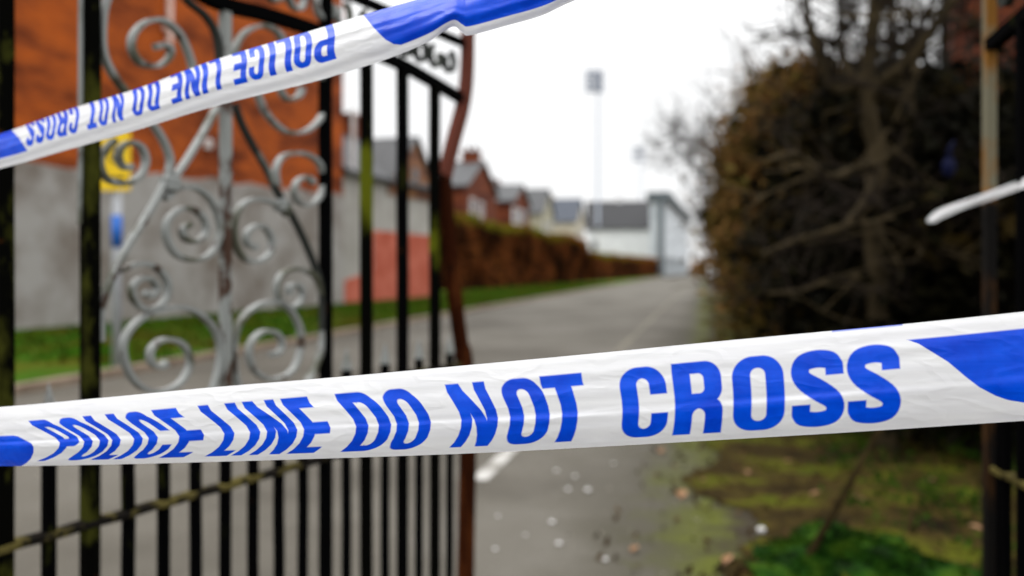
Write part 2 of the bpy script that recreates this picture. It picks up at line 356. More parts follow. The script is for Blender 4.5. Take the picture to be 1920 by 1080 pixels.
# tall brick building whose blank side wall runs beside the verge
p0, p1 = G(20, 625), G(632, 575)
wd = (p1-p0).normalized(); wn = Vector((wd.y, -wd.x, 0))            # wn points to the lane
p1 = p0+wd*((p1-p0).length+.35)
A0 = p0-wd*7; Lb = (p1-A0).length
root = empty("brick_building", A0)
tag(root, "tall orange brick building with a blank wall and grey rendered base beside the verge", "building")
mb = MB(); bk = -wn*9
q = [Vector((0, 0, 0)), wd*Lb, wd*Lb+bk, bk]
mb.add(q+[p+Z3*12 for p in q], [(0, 1, 5, 4), (1, 2, 6, 5), (2, 3, 7, 6), (3, 0, 4, 7), (4, 5, 6, 7)])
o = mb.build("wall", M['brick'], root); wall_uv(o)
rb = MB(); N = 40; vs = []
for i in range(N+1):
    s = Lb*i/N; zt = 2.72+.62*i/N+.05*math.sin(i*1.7)+.04*random.uniform(-1, 1)
    for (z, d) in ((0, .035), (zt, .035), (zt+.02, -.01)): vs.append(wd*s+wn*d+Z3*z)
rb.add(vs, [(3*i+k, 3*i+3+k, 3*i+4+k, 3*i+1+k) for i in range(N) for k in (0, 1)])
rb.add([wd*Lb+wn*.035, wd*Lb-wn*.01, wd*Lb-wn*.01+Z3*3.3, wd*Lb+wn*.035+Z3*3.3], [(0, 1, 2, 3)])
rb.build("render_coat", M['render'], root)
MB().box(wd*(Lb/2)+bk/2+Z3*12.15, (Lb+.4, 9.4, .3), (wd, wn, Z3)).build("roof", M['slate'], root)
def onwall(px, py):
    "point on the brick wall seen at (px,py), relative to A0"
    d = Vector(((px-CX)/F, 1, (HY-py)/F)); o_ = Vector((0, 0, H)); k = (A0-o_).dot(wn)/d.dot(wn); return o_+d*k-A0
a, b_ = onwall(312, 82), onwall(312, 0)
dp = MB(); dp.tube([a+wn*.09, a+wn*.09+Z3*6.2], .07, 8)
dp.tube([a+wn*.09+Z3*.04, a+wn*.03-Z3*.06], .075, 8)
for k in range(4): dp.box(a+wn*.08+Z3*(.3+k*1.7), (.26, .12, .09), (wd, wn, Z3))
dp.build("downpipe", M['pinkpipe'], root)
a = onwall(388, 270); vb = MB(); vb.box(a+wn*.03, (.2, .08, .22), (wd, wn, Z3))
for k in range(3): vb.box(a+wn*.08+Z3*(-.06+k*.06), (.16, .03, .025), (wd, wn, Z3))
vb.build("wall_vent", M['wpaint'], root, bevel=.01)

# small rendered house with red painted lower wall
c0 = p1+wd*.06-wn*.05
root = empty("rendered_house", c0)
tag(root, "small grey rendered house with red painted lower wall and brown brick gable", "house")
Lh = 6.6; bk = -wn*6.5; ev = 4.0
m = MB(); q = [Vector((0, 0, 0)), wd*Lh, wd*Lh+bk, bk]
m.add(q+[p+Z3*ev for p in q], [(0, 1, 5, 4), (1, 2, 6, 5), (2, 3, 7, 6), (3, 0, 4, 7), (4, 5, 6, 7)])
m.build("wall", M['render2'], root)
# front gable: brown brick
gb = MB(); gx0, gx1, gap = 3.0, 6.6, 5.7
pr = [wd*gx0+Z3*(ev-.4), wd*gx1+Z3*(ev-.4), wd*gx1+Z3*(ev+.1), wd*((gx0+gx1)/2+.25)+Z3*gap, wd*gx0+Z3*(ev+.1)]
gb.add([p+wn*.06 for p in pr]+[p-wn*3 for p in pr], [(0, 1, 2, 3, 4), (0, 4, 9, 5), (1, 6, 7, 2), (0, 5, 6, 1), (9, 8, 7, 6, 5)])
go = gb.build("gable_wall", M['brick_brown'], root); wall_uv(go)
rf = MB()
def slab(mb, q, up, th=.1): mb.add(q+[p+up*th for p in q], [(3, 2, 1, 0), (4, 5, 6, 7), (0, 1, 5, 4), (1, 2, 6, 5), (2, 3, 7, 6), (3, 0, 4, 7)])
slab(rf, [wd*-.1+wn*.25+Z3*(ev-.02), wd*(Lh+.2)+wn*.25+Z3*(ev-.02), wd*(Lh+.2)-wn*3.2+Z3*6.1, wd*-.1-wn*3.2+Z3*6.1], Z3)
slab(rf, [wd*-.1-wn*6.7+Z3*(ev-.02), wd*-.1-wn*3.2+Z3*6.1, wd*(Lh+.2)-wn*3.2+Z3*6.1, wd*(Lh+.2)-wn*6.7+Z3*(ev-.02)], Z3)
gm = (gx0+gx1)/2+.25
slab(rf, [wd*(gx0-.2)+wn*.2+Z3*(ev-.02), wd*gm+wn*.2+Z3*(gap+.03), wd*gm-wn*3.2+Z3*(gap+.03), wd*(gx0-.2)-wn*3.2+Z3*(ev-.02)], Z3)
slab(rf, [wd*gm+wn*.2+Z3*(gap+.03), wd*(gx1+.2)+wn*.2+Z3*(ev-.02), wd*(gx1+.2)-wn*3.2+Z3*(ev-.02), wd*gm-wn*3.2+Z3*(gap+.03)], Z3)
ro = rf.build("roof", M['slate'], root)
for (s, d, zt, w) in ((2.1, 3.2, 7.3, .95), (6.1, 3.1, 6.95, .95)):
    cb = MB(); cb.box(wd*s-wn*d+Z3*((5.2+zt)/2), (w, .7, zt-5.2), (wd, wn, Z3)); cb.box(wd*s-wn*d+Z3*(zt-.22), (w+.12, .82, .14), (wd, wn, Z3))
    wall_uv(cb.build("chimney", M['brick_red'], ro))
MB().box(wd*(gm-.1)+wn*.07+Z3*4.45, (.42, .06, .45), (wd, wn, Z3)).build("window", M['glass'], root)
rp_ = MB(); rp_.add([wd*1.9+wn*.03, wd*(Lh+.02)+wn*.03, wd*(Lh+.02)+wn*.03+Z3*2.35, wd*1.9+wn*.03+Z3*2.35,
                     wd*1.9-wn*.01+Z3*2.36, wd*(Lh+.02)-wn*.01+Z3*2.36], [(0, 1, 2, 3), (3, 2, 5, 4)])
rp_.add([wd*.05+wn*.03, wd*1.897+wn*.03, wd*1.897+wn*.03+Z3*1.05, wd*.05+wn*.03+Z3*.75, wd*.05-wn*.01+Z3*.76, wd*1.897-wn*.01+Z3*1.06], [(0, 1, 2, 3), (3, 2, 5, 4)])
rp_.build("painted_wall", M['redpaint'], root)
dpp = MB(); dpp.tube([wd*.45+wn*.1+Z3*3.9, wd*.45+wn*.1+Z3*6.0], .06, 8); dpp.build("downpipe", M['wpaint'], root)

# terrace beyond the hedge
HG = "terraced houses beyond the hedge"
hA = P(873, 345, 60); hA.z = 0
house("brick_house", "dark red brick house with slate roof, tall chimney and white gable window", "house", hA, TR, 9, -TQ, 9, 7.0, 9.2,
      ('brick_red', 'slate', 'brick_red'), 'v', [(.5, .09, .95, 1.3)], [('u', 1.8, 3.6, 1.2, 2.6), ('u', 4.2, 4.2, 1.1, 1.9)], HG)
hB = P(962, 372, 76); hB.z = 0
house("brick_house", "second red brick house with lower grey roof and white front bay", "house", hB, TR, 7, -TQ, 7, 7.2, 8.9,
      ('brick_red', 'slate', 'brick_red'), 'v', [(.5, .35, .6, .8)], [('u', .8, 3.8, 1.7, 2.8), ('u', 3.6, 3.8, 1.7, 2.8)], HG)
hC = P(1016, 395, 92); hC.z = 0
house("rendered_cottage", "olive cream rendered house with grey gabled roof next to the brick houses", "house", hC, TR, 7, -TQ, 7, 7.2, 10.0,
      ('olive', 'slate', 'olive'), 'v', [(.5, .6, .7, .7)], [('u', 1.4, 4.6, 1.1, 1.8), ('u', 4.6, 4.6, 1.1, 1.8)], HG)
hD = P(1080, 404, 112); hD.z = 0
house("rendered_cottage", "cream rendered house with blue slate roof in the middle of the terrace", "house", hD, TR, 8, -TQ, 8, 7.4, 10.6,
      ('cream', 'slate_blue', 'cream'), 'v', [(.5, .5, .7, .7)], [('u', 1.6, 4.8, 1.2, 1.8), ('u', 5.0, 4.8, 1.2, 1.8)], HG)
hE = P(1102, 432, 150); hE.z = 0
house("white_house", "long white walled house under a wide dark grey roof", "house", hE, Vector((1, -.1, 0)), 12.4, Vector((.12, 1, 0)), 12, 8.3, 13.4,
      ('white', 'slate_dark', 'white'), 'u', [(.5, .45, .8, 1.0)], [('u', 1.2, 4.6, 1.1, 1.5)], HG, over=.5)
hF = P(1200, 420, 185); hF.z = 0
house("pale_house", "pale rendered house half hidden behind the long white house", "house", hF, Vector((1, -.1, 0)), 5, Vector((.13, 1, 0)), 8, 10.5, 13.3,
      ('cream', 'slate', 'white'), 'u', [], [('u', 1, 8, 1, 1.4)], HG)
# stadium stand
s0, s1 = P(1246, 500, 130), P(1290, 500, 195); s0.z = s1.z = 0
root = empty("stadium_stand", s0); tag(root, "pale stadium stand with slanting grey roof edge at the far end of the lane", "stadium")
d = (s1-s0); L_ = d.length; d.normalize(); nn_ = Vector((d.y, -d.x, 0)); bk = -nn_*2.2
m = MB(); q = [Vector((0, 0, 3)), d*L_+Z3*3, d*L_+bk+Z3*3, bk+Z3*3]; tp = [Z3*11.6, d*L_+Z3*11.6, d*L_+bk+Z3*11.2, bk+Z3*11.2]
m.add(q+tp, [(0, 1, 5, 4), (1, 2, 6, 5), (2, 3, 7, 6), (3, 0, 4, 7), (4, 5, 6, 7), (3, 2, 1, 0)]); m.build("cladding", M['stand'], root)
for k in range(9):
    MB().box(d*(L_*k/8)-nn_*.3+Z3*1.5, (.7, .6, 3), (d, nn_, Z3)).build("column", M['stand'], root)
MB().box(d*(L_/2)-nn_*1.6+Z3*1.5, (L_, .3, 3), (d, nn_, Z3)).build("lower_wall", M['white'], root)
m = MB(); m.box(d*(L_/2)-nn_*.9+Z3*12.3, (L_+1, 3.6, 1.2), (d, nn_, Z3)); m.build("roof", M['roofedge'], root)
MB().box(-d*.5-nn_*.5+Z3*6.4, (.4, .9, 12.8), (d, nn_, Z3)).build("end_wall", M['roofedge'], root)
# floodlights
for (px, yt, yb, Y, w, lab) in ((1115, 131, 174, 150, 2.9, "nearer taller stadium floodlight with square lamp bank on a slim mast"),
                               (1198, 274, 305, 260, 3.8, "farther smaller stadium floodlight above the stand roof")):
    b0 = P(px, 500, Y); b0.z = 0; ht = H+(HY-yb)/F*Y; hh = (yb-yt)/F*Y
    r_ = tag(empty("floodlight", b0), lab, "floodlight", "stadium floodlights")
    MB().tube([(.6, .3, 0), (.6, .3, ht+hh*.9)], [.26, .16], 8).build("mast", M['mast'], r_)
    fr = MB(); lm = MB()
    nr = 5 if Y < 200 else 3
    for i in range(nr):
        z = ht+hh*(i+.5)/nr; fr.box((0, .25, z), (w, .12, .1))
        for j in range(4): lm.ball((-w/2+w*(j+.5)/4, 0, z), min(hh/nr, w/4)*.5, 10, 6, (1, .45, 1))
    for s in (-1, 1): fr.box((s*w/2, .25, ht+hh/2), (.12, .13, hh))
    fr.build("frame", M['steelblue'], r_); l_ = lm.build("lamp_bank", M['floodlamp'], r_, True); kind(l_, 'stuff')
# brick house behind the trees on the right
cR = P(1786, 300, 19); cR.z = 0
house("brick_house", "orange brick house glimpsed behind the bare branches at top right", "house", cR, Vector((1, -.5, 0)), 8, Vector((.5, 1, 0)), 8, 7.5, 10,
      ('brick_red', 'slate_dark', 'brick_red'), 'u', [], [('u', 2.6, 4.2, 1.1, 1.6)])

# ------------------------------------------------------------------ foliage
def leaves(mb, pts, size, flat=0):
    n_ = len(pts); a = RNG.normal(size=(n_, 3)); a /= np.linalg.norm(a, axis=1)[:, None]
    if flat: a[:, 2] *= (1-flat); a /= np.linalg.norm(a, axis=1)[:, None]
    b = np.cross(a, RNG.normal(size=(n_, 3))); b /= np.linalg.norm(b, axis=1)[:, None]
    s = size*RNG.uniform(.6, 1.3, size=(n_, 1)); pts = np.asarray(pts)
    q = np.stack([pts-a*s, pts-b*s*.45, pts+a*s, pts+b*s*.45], 1).reshape(-1, 3)
    k = len(mb.v); mb.v += [tuple(x) for x in q.tolist()]; mb.f += [(k+4*i, k+4*i+1, k+4*i+2, k+4*i+3) for i in range(n_)]
def crown_pts(c, rad, nclump, per, spread, shell=.55, zcut=None):
    c = np.array(c); rad = np.array(rad); P_ = []
    d = RNG.normal(size=(nclump, 3)); d /= np.linalg.norm(d, axis=1)[:, None]
    r = RNG.uniform(shell, 1, size=(nclump, 1))**.6*RNG.uniform(.8, 1.1, size=(nclump, 1))
    cl = c+d*r*rad
    p = np.repeat(cl, per, 0)+RNG.normal(size=(nclump*per, 3))*spread
    if zcut is not None: p = p[p[:, 2] > zcut]
    return p
def branchy(mb, p, d, ln, r, lev, jit=.35, nch=(2, 4), shrink=.68, up=.05, minr=.004, sides=(7, 5, 4, 3, 3)):
    n_ = 4; pts = [p.copy()]; rad = [r]; d = d.normalized()
    for i in range(n_):
        d = (d+Vector((random.gauss(0, 1), random.gauss(0, 1), random.gauss(0, 1)))*jit*.35+Vector((0, 0, up))).normalized()
        p = p+d*(ln/n_); pts.append(p.copy()); rad.append(max(r*(1-.45*(i+1)/n_), minr*.7))
    mb.tube(pts, rad, sides[min(4, 4-lev if lev < 5 else 0)], False)
    if lev <= 0: return
    for k in range(random.randint(*nch)):
        i = random.randint(1, n_); nd = (d+Vector((random.gauss(0, 1), random.gauss(0, 1), random.gauss(0, .8)))*.75).normalized()
        branchy(mb, pts[i], nd, ln*shrink*random.uniform(.75, 1.2), max(rad[i]*.62, minr), lev-1, jit, nch, shrink, up, minr, sides)

# hedge on the far side of the lane: two clipped lengths
def hedge(label, a, b, wdt, h0, h1, n_, seed):
    d = (b-a); L = d.length; d.normalize(); nr = Vector((d.y, -d.x, 0))
    root = tag(empty("hedge", a), label, "hedge", "clipped hedges behind the verge")
    s = RNG.uniform(0, L, n_); w = RNG.uniform(-1, 1, n_); fz = RNG.uniform(0, 1, n_)**.8
    hh = h0+(h1-h0)*s/L+.14*np.sin(s*.55)+.08*np.sin(s*1.9); hh = hh*(1-.22*np.exp(-s/.5)-.22*np.exp(-(L-s)/.5))
    side = RNG.uniform(0, 1, n_) < .7
    w = np.where(side, np.sign(w)*(1-.12*RNG.uniform(0, 1, n_)), w); z = np.where(side, fz*hh, hh-.1*RNG.uniform(0, 1, n_))
    w = w*(wdt/2)*(1+.06*np.sin(s*1.3+z*2))
    end = RNG.uniform(0, 1, n_) < .08; s = np.where(end, 0.05*RNG.normal(size=n_), s)
    p = s[:, None]*np.array(d)+w[:, None]*np.array(nr)+z[:, None]*np.array((0, 0, 1))
    mb = MB(); lo = z < hh-.35; leaves(mb, p[lo]+RNG.normal(size=(lo.sum(), 3))*.07, .13); mb.build("foliage", M['hedge'], root)
    mb = MB(); leaves(mb, p[~lo]+RNG.normal(size=((~lo).sum(), 3))*.08, .13); mb.build("top_growth", M['hedge_top'], root)
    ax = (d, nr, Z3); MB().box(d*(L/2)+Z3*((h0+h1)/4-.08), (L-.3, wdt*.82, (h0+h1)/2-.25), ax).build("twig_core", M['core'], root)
h1a = G(845, 548); h1b = G(1108, 529.5); h2a = G(1116, 529); h2b = G(1243, 518)
off = Vector((-.9, .25, 0))
hedge("nearer clipped hedge, brown with a green top", h1a+off, h1b+off, 1.6, 3.75, 3.45, 26000, 1)
hedge("farther clipped hedge, lower and redder brown, towards the stand", h2a+off, h2b+off, 1.6, 2.45, 2.6, 16000, 2)

def evergreen(label, base, h, r, mat, nclump, per, size, lean=(0, 0), low=.1, spread=.16, core=True):
    root = tag(empty("evergreen_tree", base), label, "tree", "evergreen trees along the right side of the lane")
    MB().tube([(0, 0, 0), (lean[0]*.3, lean[1]*.3, h*.4), (lean[0], lean[1], h*.8)], [.13, .09, .04], 7).build("trunk", M['bark_dark'], root, True)
    # rounded column, narrower to the top
    mb = MB(); d = RNG.normal(size=(nclump, 3)); d /= np.linalg.norm(d, axis=1)[:, None]
    z = RNG.uniform(low, 1, nclump); prof = np.where(z < .35, .75+.25*z/.35, np.sqrt(np.clip(1-((z-.35)/.68)**2, .03, 1)))
    a = RNG.uniform(0, 2*math.pi, nclump); rr = r*prof*np.sqrt(RNG.uniform(.45, 1, nclump))*(1+.16*np.sin(3*a+z*9)+.1*RNG.normal(size=nclump))
    cl = np.stack([rr*np.cos(a)+lean[0]*z, rr*np.sin(a)+lean[1]*z, z*h], 1)
    p = np.repeat(cl, per, 0)+RNG.normal(size=(nclump*per, 3))*spread*RNG.choice([.7, 1.0, 1.9], p=[.5, .35, .15], size=(nclump, 1)).repeat(per, 0); p = p[p[:, 2] > .03]
    leaves(mb, p, size); mb.build("crown", mat, root)
    if mat is M['yew']:
        tb = MB()
        for k in range(150):
            a_ = random.uniform(0, 6.28); z_ = random.uniform(.15, .97); q_ = r*(1 if z_ < .5 else math.sqrt(max(.05, 1-((z_-.35)/.68)**2)))
            branchy(tb, Vector((.7*q_*math.cos(a_), .7*q_*math.sin(a_), z_*h)), Vector((math.cos(a_), math.sin(a_), random.uniform(-.1, 1.1))), random.uniform(.4, .85), .012, 1, .3, (2, 4), .7, .05, .006)
        kind(tb.build("bare_twigs", M['twig_brown'], root), 'stuff')
    if core:  # solid core added to stop sky showing through the crown
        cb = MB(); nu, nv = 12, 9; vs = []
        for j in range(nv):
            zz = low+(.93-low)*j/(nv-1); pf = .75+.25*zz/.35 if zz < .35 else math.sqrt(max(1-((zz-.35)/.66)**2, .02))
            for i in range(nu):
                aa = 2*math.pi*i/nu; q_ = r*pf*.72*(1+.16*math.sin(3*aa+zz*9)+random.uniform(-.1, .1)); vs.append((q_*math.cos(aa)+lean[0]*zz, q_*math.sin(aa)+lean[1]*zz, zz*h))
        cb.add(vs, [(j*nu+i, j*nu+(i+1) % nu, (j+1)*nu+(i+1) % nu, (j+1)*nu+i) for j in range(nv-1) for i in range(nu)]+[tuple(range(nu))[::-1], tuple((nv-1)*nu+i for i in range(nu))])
        cb.build("opaque_twig_core", M['core'], root)
    return root
def at(px, Y): return Vector(((px-CX)/F*Y, Y, 0))
evergreen("brownish evergreen whose edge stands against the sky beside the lane", at(1492, 13.5), 4.2, 1.15, M['yew'], 430, 22, .085)
evergreen("tall evergreen with reddish brown top behind the bare tree", at(1520, 10.0), 3.3, .9, M['yew'], 420, 22, .075)
evergreen("broad dark evergreen right behind the grey trunk", at(1650, 7.6), 2.75, 1.0, M['yew_shaded'], 420, 24, .07)
evergreen("farther evergreen peeping past the others over the lane", at(1462, 19), 4.6, 1.25, M['yew'], 320, 20, .11)
evergreen("small far evergreen at the bend of the lane", at(1405, 27), 4.2, 1.3, M['yew'], 260, 18, .13)
evergreen("low dark evergreen in the shade beside the right gate leaf", at(1790, 5.6), 2.08, .85, M['yew_shaded'], 420, 24, .06, low=.12)
evergreen("dark evergreen closing the view behind the right gate leaf", at(2050, 6.6), 2.7, 1.1, M['yew_shaded'], 380, 24, .07)

# bare deciduous tree with pale grey trunk
bt = at(1655, 5.2)
root = tag(empty("bare_tree", bt), "leafless tree with grey crooked trunk and limbs in front of the dark evergreens", "tree", "leafless trees")
def limb(pp, r0, r1, Y0=5.2, dY=0):
    pts = [P(x, y, Y0+dY*i/(len(pp)-1))-bt for i, (x, y) in enumerate(pp)]
    pts = catmull(pts, 4); return pts, [r0+(r1-r0)*i/(len(pts)-1) for i in range(len(pts))]
mb = MB(); pts, rad = limb([(1662, 870), (1650, 640), (1640, 450), (1632, 400), (1648, 300), (1632, 230), (1626, 140), (1642, 0), (1640, -160)], .075, .04)
mb.tube(pts, rad, 8); mb.build("trunk", M['bark'], root, True)
tw = MB(); lb2 = MB()
limbs = [([(1632, 185), (1660, 150), (1700, 118), (1745, 60), (1800, -20)], .05, .022, -.4), ([(1645, 305), (1600, 318), (1555, 332), (1490, 290), (1440, 300)], .035, .012, -.5),
         ([(1630, 330), (1632, 360), (1600, 405), (1570, 430), (1500, 448), (1430, 476)], .035, .012, -.6), ([(1645, 300), (1690, 275), (1706, 235), (1710, 160), (1730, 60)], .035, .015, .2),
         ([(1626, 150), (1570, 168), (1540, 110), (1515, 40), (1512, -80)], .04, .02, .2), ([(1628, 165), (1590, 130), (1575, 60), (1580, -40)], .03, .014, .4),
         ([(1640, 20), (1690, -20), (1700, -120)], .035, .015, 0), ([(1650, 470), (1700, 452), (1745, 455), (1800, 470)], .02, .008, -.3), ([(1650, 350), (1720, 345), (1800, 356)], .016, .007, -.3),
         ([(1640, 520), (1570, 520), (1500, 545), (1440, 550)], .022, .008, -.5)]
for (pp, r0, r1, dY) in limbs:
    lb = MB(); pts, rad = limb(pp, r0, r1, 5.2, dY); lb.tube(pts, rad, 6); lb.build("limb", M['bark'], root, True)
    for k in range(3):
        i = random.randint(len(pts)//4, len(pts)-3); branchy(lb2, pts[i], Vector((random.gauss(0, 1), random.gauss(0, .6), random.gauss(.2, .6))), random.uniform(.35, .7), rad[i]*.55, 1, .6, (1, 2), .7, .02, .005)
    for k in range(9 if pp[-1][1] < 100 else 6):
        i = random.randint(len(pts)//3, len(pts)-1); dd = Vector((random.gauss(0, 1), random.gauss(0, .8), random.gauss(.35, .7)))
        branchy(tw, pts[i], dd, random.uniform(.25, .5), rad[i]*.45, 2, .5, (2, 4), .7, .03, .003)
kind(lb2.build("side_branches", M['bark'], root), 'stuff')
kind(tw.build("twigs", M['twig'], root), 'stuff')
def baretree(label, base, h, r, lev=4, spread=.5, minr=.009):
    root = tag(empty("bare_tree", base), label, "tree", "leafless trees")
    MB().tube([(0, 0, -.05), (.03*h, 0, h*.18), (.02*h, 0, h*.36)], [r, r*.8, r*.65], 8).build("trunk", M['bark_dark'], root, True)
    mb = MB()
    for k in range(6):
        a = k*1.05+random.uniform(-.3, .3); branchy(mb, Vector((.02*h, 0, h*random.uniform(.22, .36))), Vector((spread*math.cos(a), spread*math.sin(a), 1)), h*.26, r*.45, lev, .4, (3, 4), .74, .04, minr)
    mb.build("branches", M['twig'], root)
baretree("fine twigged leafless tree fading into the sky left of the evergreens", at(1405, 34), 11.5, .2, 4, .75, minr=.024)
baretree("leafless tree rising above the brown evergreen", at(1530, 15), 6.2, .12, 4, .45)
baretree("leafless tree spreading over the dark evergreens near the brick house", at(1730, 9.5), 5.4, .1, 4, .5)
baretree("small leafless tree far down the right side of the lane", at(1372, 60), 9, .2, 4, .5, minr=.03)
# orange bush and parked car at the far end
b0 = at(1325, 118); root = tag(empty("bush", b0), "orange brown bush at the far end of the lane", "bush")
mb = MB(); leaves(mb, crown_pts((0, 0, 1.2), (2.2, 1.5, 1.4), 120, 14, .25), .22); mb.build("foliage", M['orange_leaf'], root)
mb = MB()
for k in range(5): mb.tube([(random.uniform(-.3, .3), 0, -.05), (random.uniform(-1.2, 1.2), random.uniform(-.5, .5), 1.6)], [.05, .02], 5)
mb.build("stems", M['bark_dark'], root)
cr = at(1342, 96); root = tag(empty("parked_car", cr, math.atan2(TR.y, TR.x)), "white car parked far down the right side of the lane", "car")
pro = [(-2, .35), (-2, .85), (-1.75, .95), (-1.3, 1.4), (.35, 1.42), (1.0, .98), (1.9, .85), (2.0, .4)]
mb = MB(); vs = [(x, s*.85*(.88 if z > 1.2 else 1), z) for s in (-1, 1) for x, z in pro]; k = len(pro)
mb.add(vs, [tuple(range(k))[::-1], tuple(range(k, 2*k))]+[(i, (i+1) % k, k+(i+1) % k, k+i) for i in range(k)]); mb.build("body", M['carwhite'], root, bevel=.05)
for x in (-1.25, 1.25):
    for s in (-1, 1): MB().tube([(x, s*.72, .32), (x, s*.9, .32)], .32, 14).build("wheel", M['tyre'], root)
MB().add([(-1.83, -.7, .99), (-1.83, .7, .99), (-1.36, .66, 1.37), (-1.36, -.66, 1.37)], [(0, 1, 2, 3)]).build("rear_window", M['glass'], root)
for s in (-1, 1):
    MB().box((-.4, s*.815, 1.17), (1.5, .05, .3)).build("side_window", M['glass'], root)
    MB().box((-2.0, s*.68, .78), (.05, .25, .14)).build("tail_light", M['redpaint'], root)

# ------------------------------------------------------------------ small things on the ground
PG = "pale pebbles on the asphalt"
for (x, y, r) in ((1035, 982, .016), (1102, 922, .019), (1065, 920, .015), (1078, 895, .013), (1043, 885, .014), (1048, 1022, .015), (1135, 1052, .014), (934, 970, .01), (928, 1032, .011), (1150, 870, .01), (985, 1005, .008)):
    g_ = G(x, y); m = MB(); r *= .82; m.ball((0, 0, r*.5), r, 9, 6, (1, .8, .6), .08); o = m.build("pebble", M['pebble'], None, True); o.location = g_+Vector((0, 0, .001))
    tag(o, "small pale pebble lying loose on the bare asphalt", "pebble", PG)
for (x, y, r, lab) in ((1427, 1002, .018, "larger pale pebble on the soil beside the moss"), (1457, 1050, .014, "pale pebble nearest the bottom edge on the soil beside the moss")):
    g_ = G(x, y); m = MB(); m.ball((0, 0, r*.5), r, 9, 6, (1, .8, .7), .08); o = m.build("pebble", M['pebble'], None, True); o.location = g_+Vector((0, 0, .01)); tag(o, lab, "pebble")
lv = [(1240, 850), (1278, 932), (1365, 1055), (1318, 905), (1190, 1035), (1610, 940), (1530, 930), (1745, 905), (1830, 995), (1400, 890), (1480, 870), (1690, 880)]
for i, (x, y) in enumerate(lv):
    g_ = G(x, y); m = MB(); L_ = (.085, .10, .08, .06, .06)[i] if i < 5 else .06
    sp = [(-.5, 0, 0), (-.2, .26, .12), (.2, .22, .1), (.5, 0, .05), (.2, -.22, .14), (-.2, -.26, .1), (0, 0, .02)]
    m.add([(a*L_, b*L_, c*L_) for a, b, c in sp], [(0, 6, 1), (1, 6, 2), (2, 6, 3), (3, 6, 4), (4, 6, 5), (5, 6, 0)]); m.tube([(-.5*L_, 0, 0), (-.8*L_, .1*L_, .1*L_)], .0012, 4)
    o = m.build("fallen_leaf", M['tan_leaf'], None); o.location = g_+Vector((0, 0, .013)); o.rotation_euler = (random.uniform(-.2, .2), random.uniform(-.2, .2), random.uniform(0, 6))
    tag(o, "curled brown fallen leaf lying on the ground right of the gate", "leaf", "fallen leaves on the ground")
n_ = 2600; t_ = 1.8+7*RNG.uniform(0, 1, n_)**1.3; q_ = RNG.uniform(-4.5, .1, n_)
p = t_[:, None]*np.array(TR)+q_[:, None]*np.array(TQ)+np.array((0, 0, .003)); mb = MB(); leaves(mb, p, .006); kind(mb.build("road_grit", M['grit']), 'stuff')
# leaf litter, moss, ground plants
n_ = 2600; t_ = RNG.uniform(1.5, 9, n_); q_ = -.45+3.1*RNG.uniform(0, 1, n_)**.7
p = t_[:, None]*np.array(TR)+q_[:, None]*np.array(TQ)+np.array((0, 0, .018))
mb = MB(); leaves(mb, p, .022, .0); kind(mb.build("leaf_litter", M['litter']), 'stuff')
mb = MB(); c_ = G(1620, 1075); nx, ny = 26, 16; vs = []
for j in range(ny):
    for i in range(nx):
        u_, v_ = i/(nx-1)*2-1, j/(ny-1)*2-1; r_ = math.sqrt(u_*u_+v_*v_)
        r_ *= 1+.22*math.sin(3*math.atan2(v_, u_)+.7)+.13*math.sin(7*math.atan2(v_, u_)); vs.append((c_.x+u_*.42, c_.y+.08+v_*.45, max(-.015, .06*(1-r_**2)+.014*math.sin(9*u_)*math.cos(7*v_)+.006*random.uniform(-1, 1))))
mb.add(vs, [(j*nx+i, j*nx+i+1, (j+1)*nx+i+1, (j+1)*nx+i) for j in range(ny-1) for i in range(nx-1)])
u_ = RNG.normal(size=(5200, 2))*.36; u_ = u_[(u_**2).sum(1) < 1.2]
th_ = np.arctan2(u_[:, 1], u_[:, 0]); zz = .058*(1-(u_**2).sum(1)*(1+.22*np.sin(3*th_+.7)+.13*np.sin(7*th_))**2); p = np.stack([c_.x+u_[:, 0]*.42, c_.y+.08+u_[:, 1]*.45, zz+.004], 1); p = p[p[:, 2] > .006]; leaves(mb, p, .014)
kind(mb.build("moss_mound", M['moss']), 'stuff')
mb = MB(); cl = []
for k in range(330):
    t, q = random.uniform(1.6, 7), random.uniform(.6, 3.2); c_ = LQ(t, q); cl.append((c_.x, c_.y, .03))
cl = np.array(cl); p = np.repeat(cl, 16, 0)+RNG.normal(size=(len(cl)*16, 3))*np.array((.06, .06, .02)); p[:, 2] = np.abs(p[:, 2])+.015; leaves(mb, p, .022)
kind(mb.build("ground_ivy", M['ivy']), 'stuff')
# grass tufts on the verge
n_ = 26000; t_ = RNG.uniform(8, 60, n_); q_ = -6.05-5.0*RNG.uniform(0, 1, n_)
p = t_[:, None]*np.array(TR)+q_[:, None]*np.array(TQ)+np.array((0, 0, .08))
mb = MB(); leaves(mb, p, .06, -1.5); kind(mb.build("grass_blades", M['grass']), 'stuff')
# leaning stick
a, b_ = G(1493, 1078), P(1652, 800, 3.45); root = MB(); pts = catmull([a-Vector((0, 0, .01)), a*.6+b_*.4+Vector((.012, 0, .01)), b_, b_+(b_-a)*.55], 5)
root.tube([x-a for x in pts], [.0155-.006*i/(len(pts)-1) for i in range(len(pts))], 7)
for k in (6, 9, 12): root.tube([pts[k]-a, pts[k]-a+Vector((.03*(-1)**k, .01, .05))], [.005, .002], 5)
o = root.build("dead_stick", M['bark_dark'], None, True); o.location = a; tag(o, "thin dead stick leaning out of the moss", "stick")
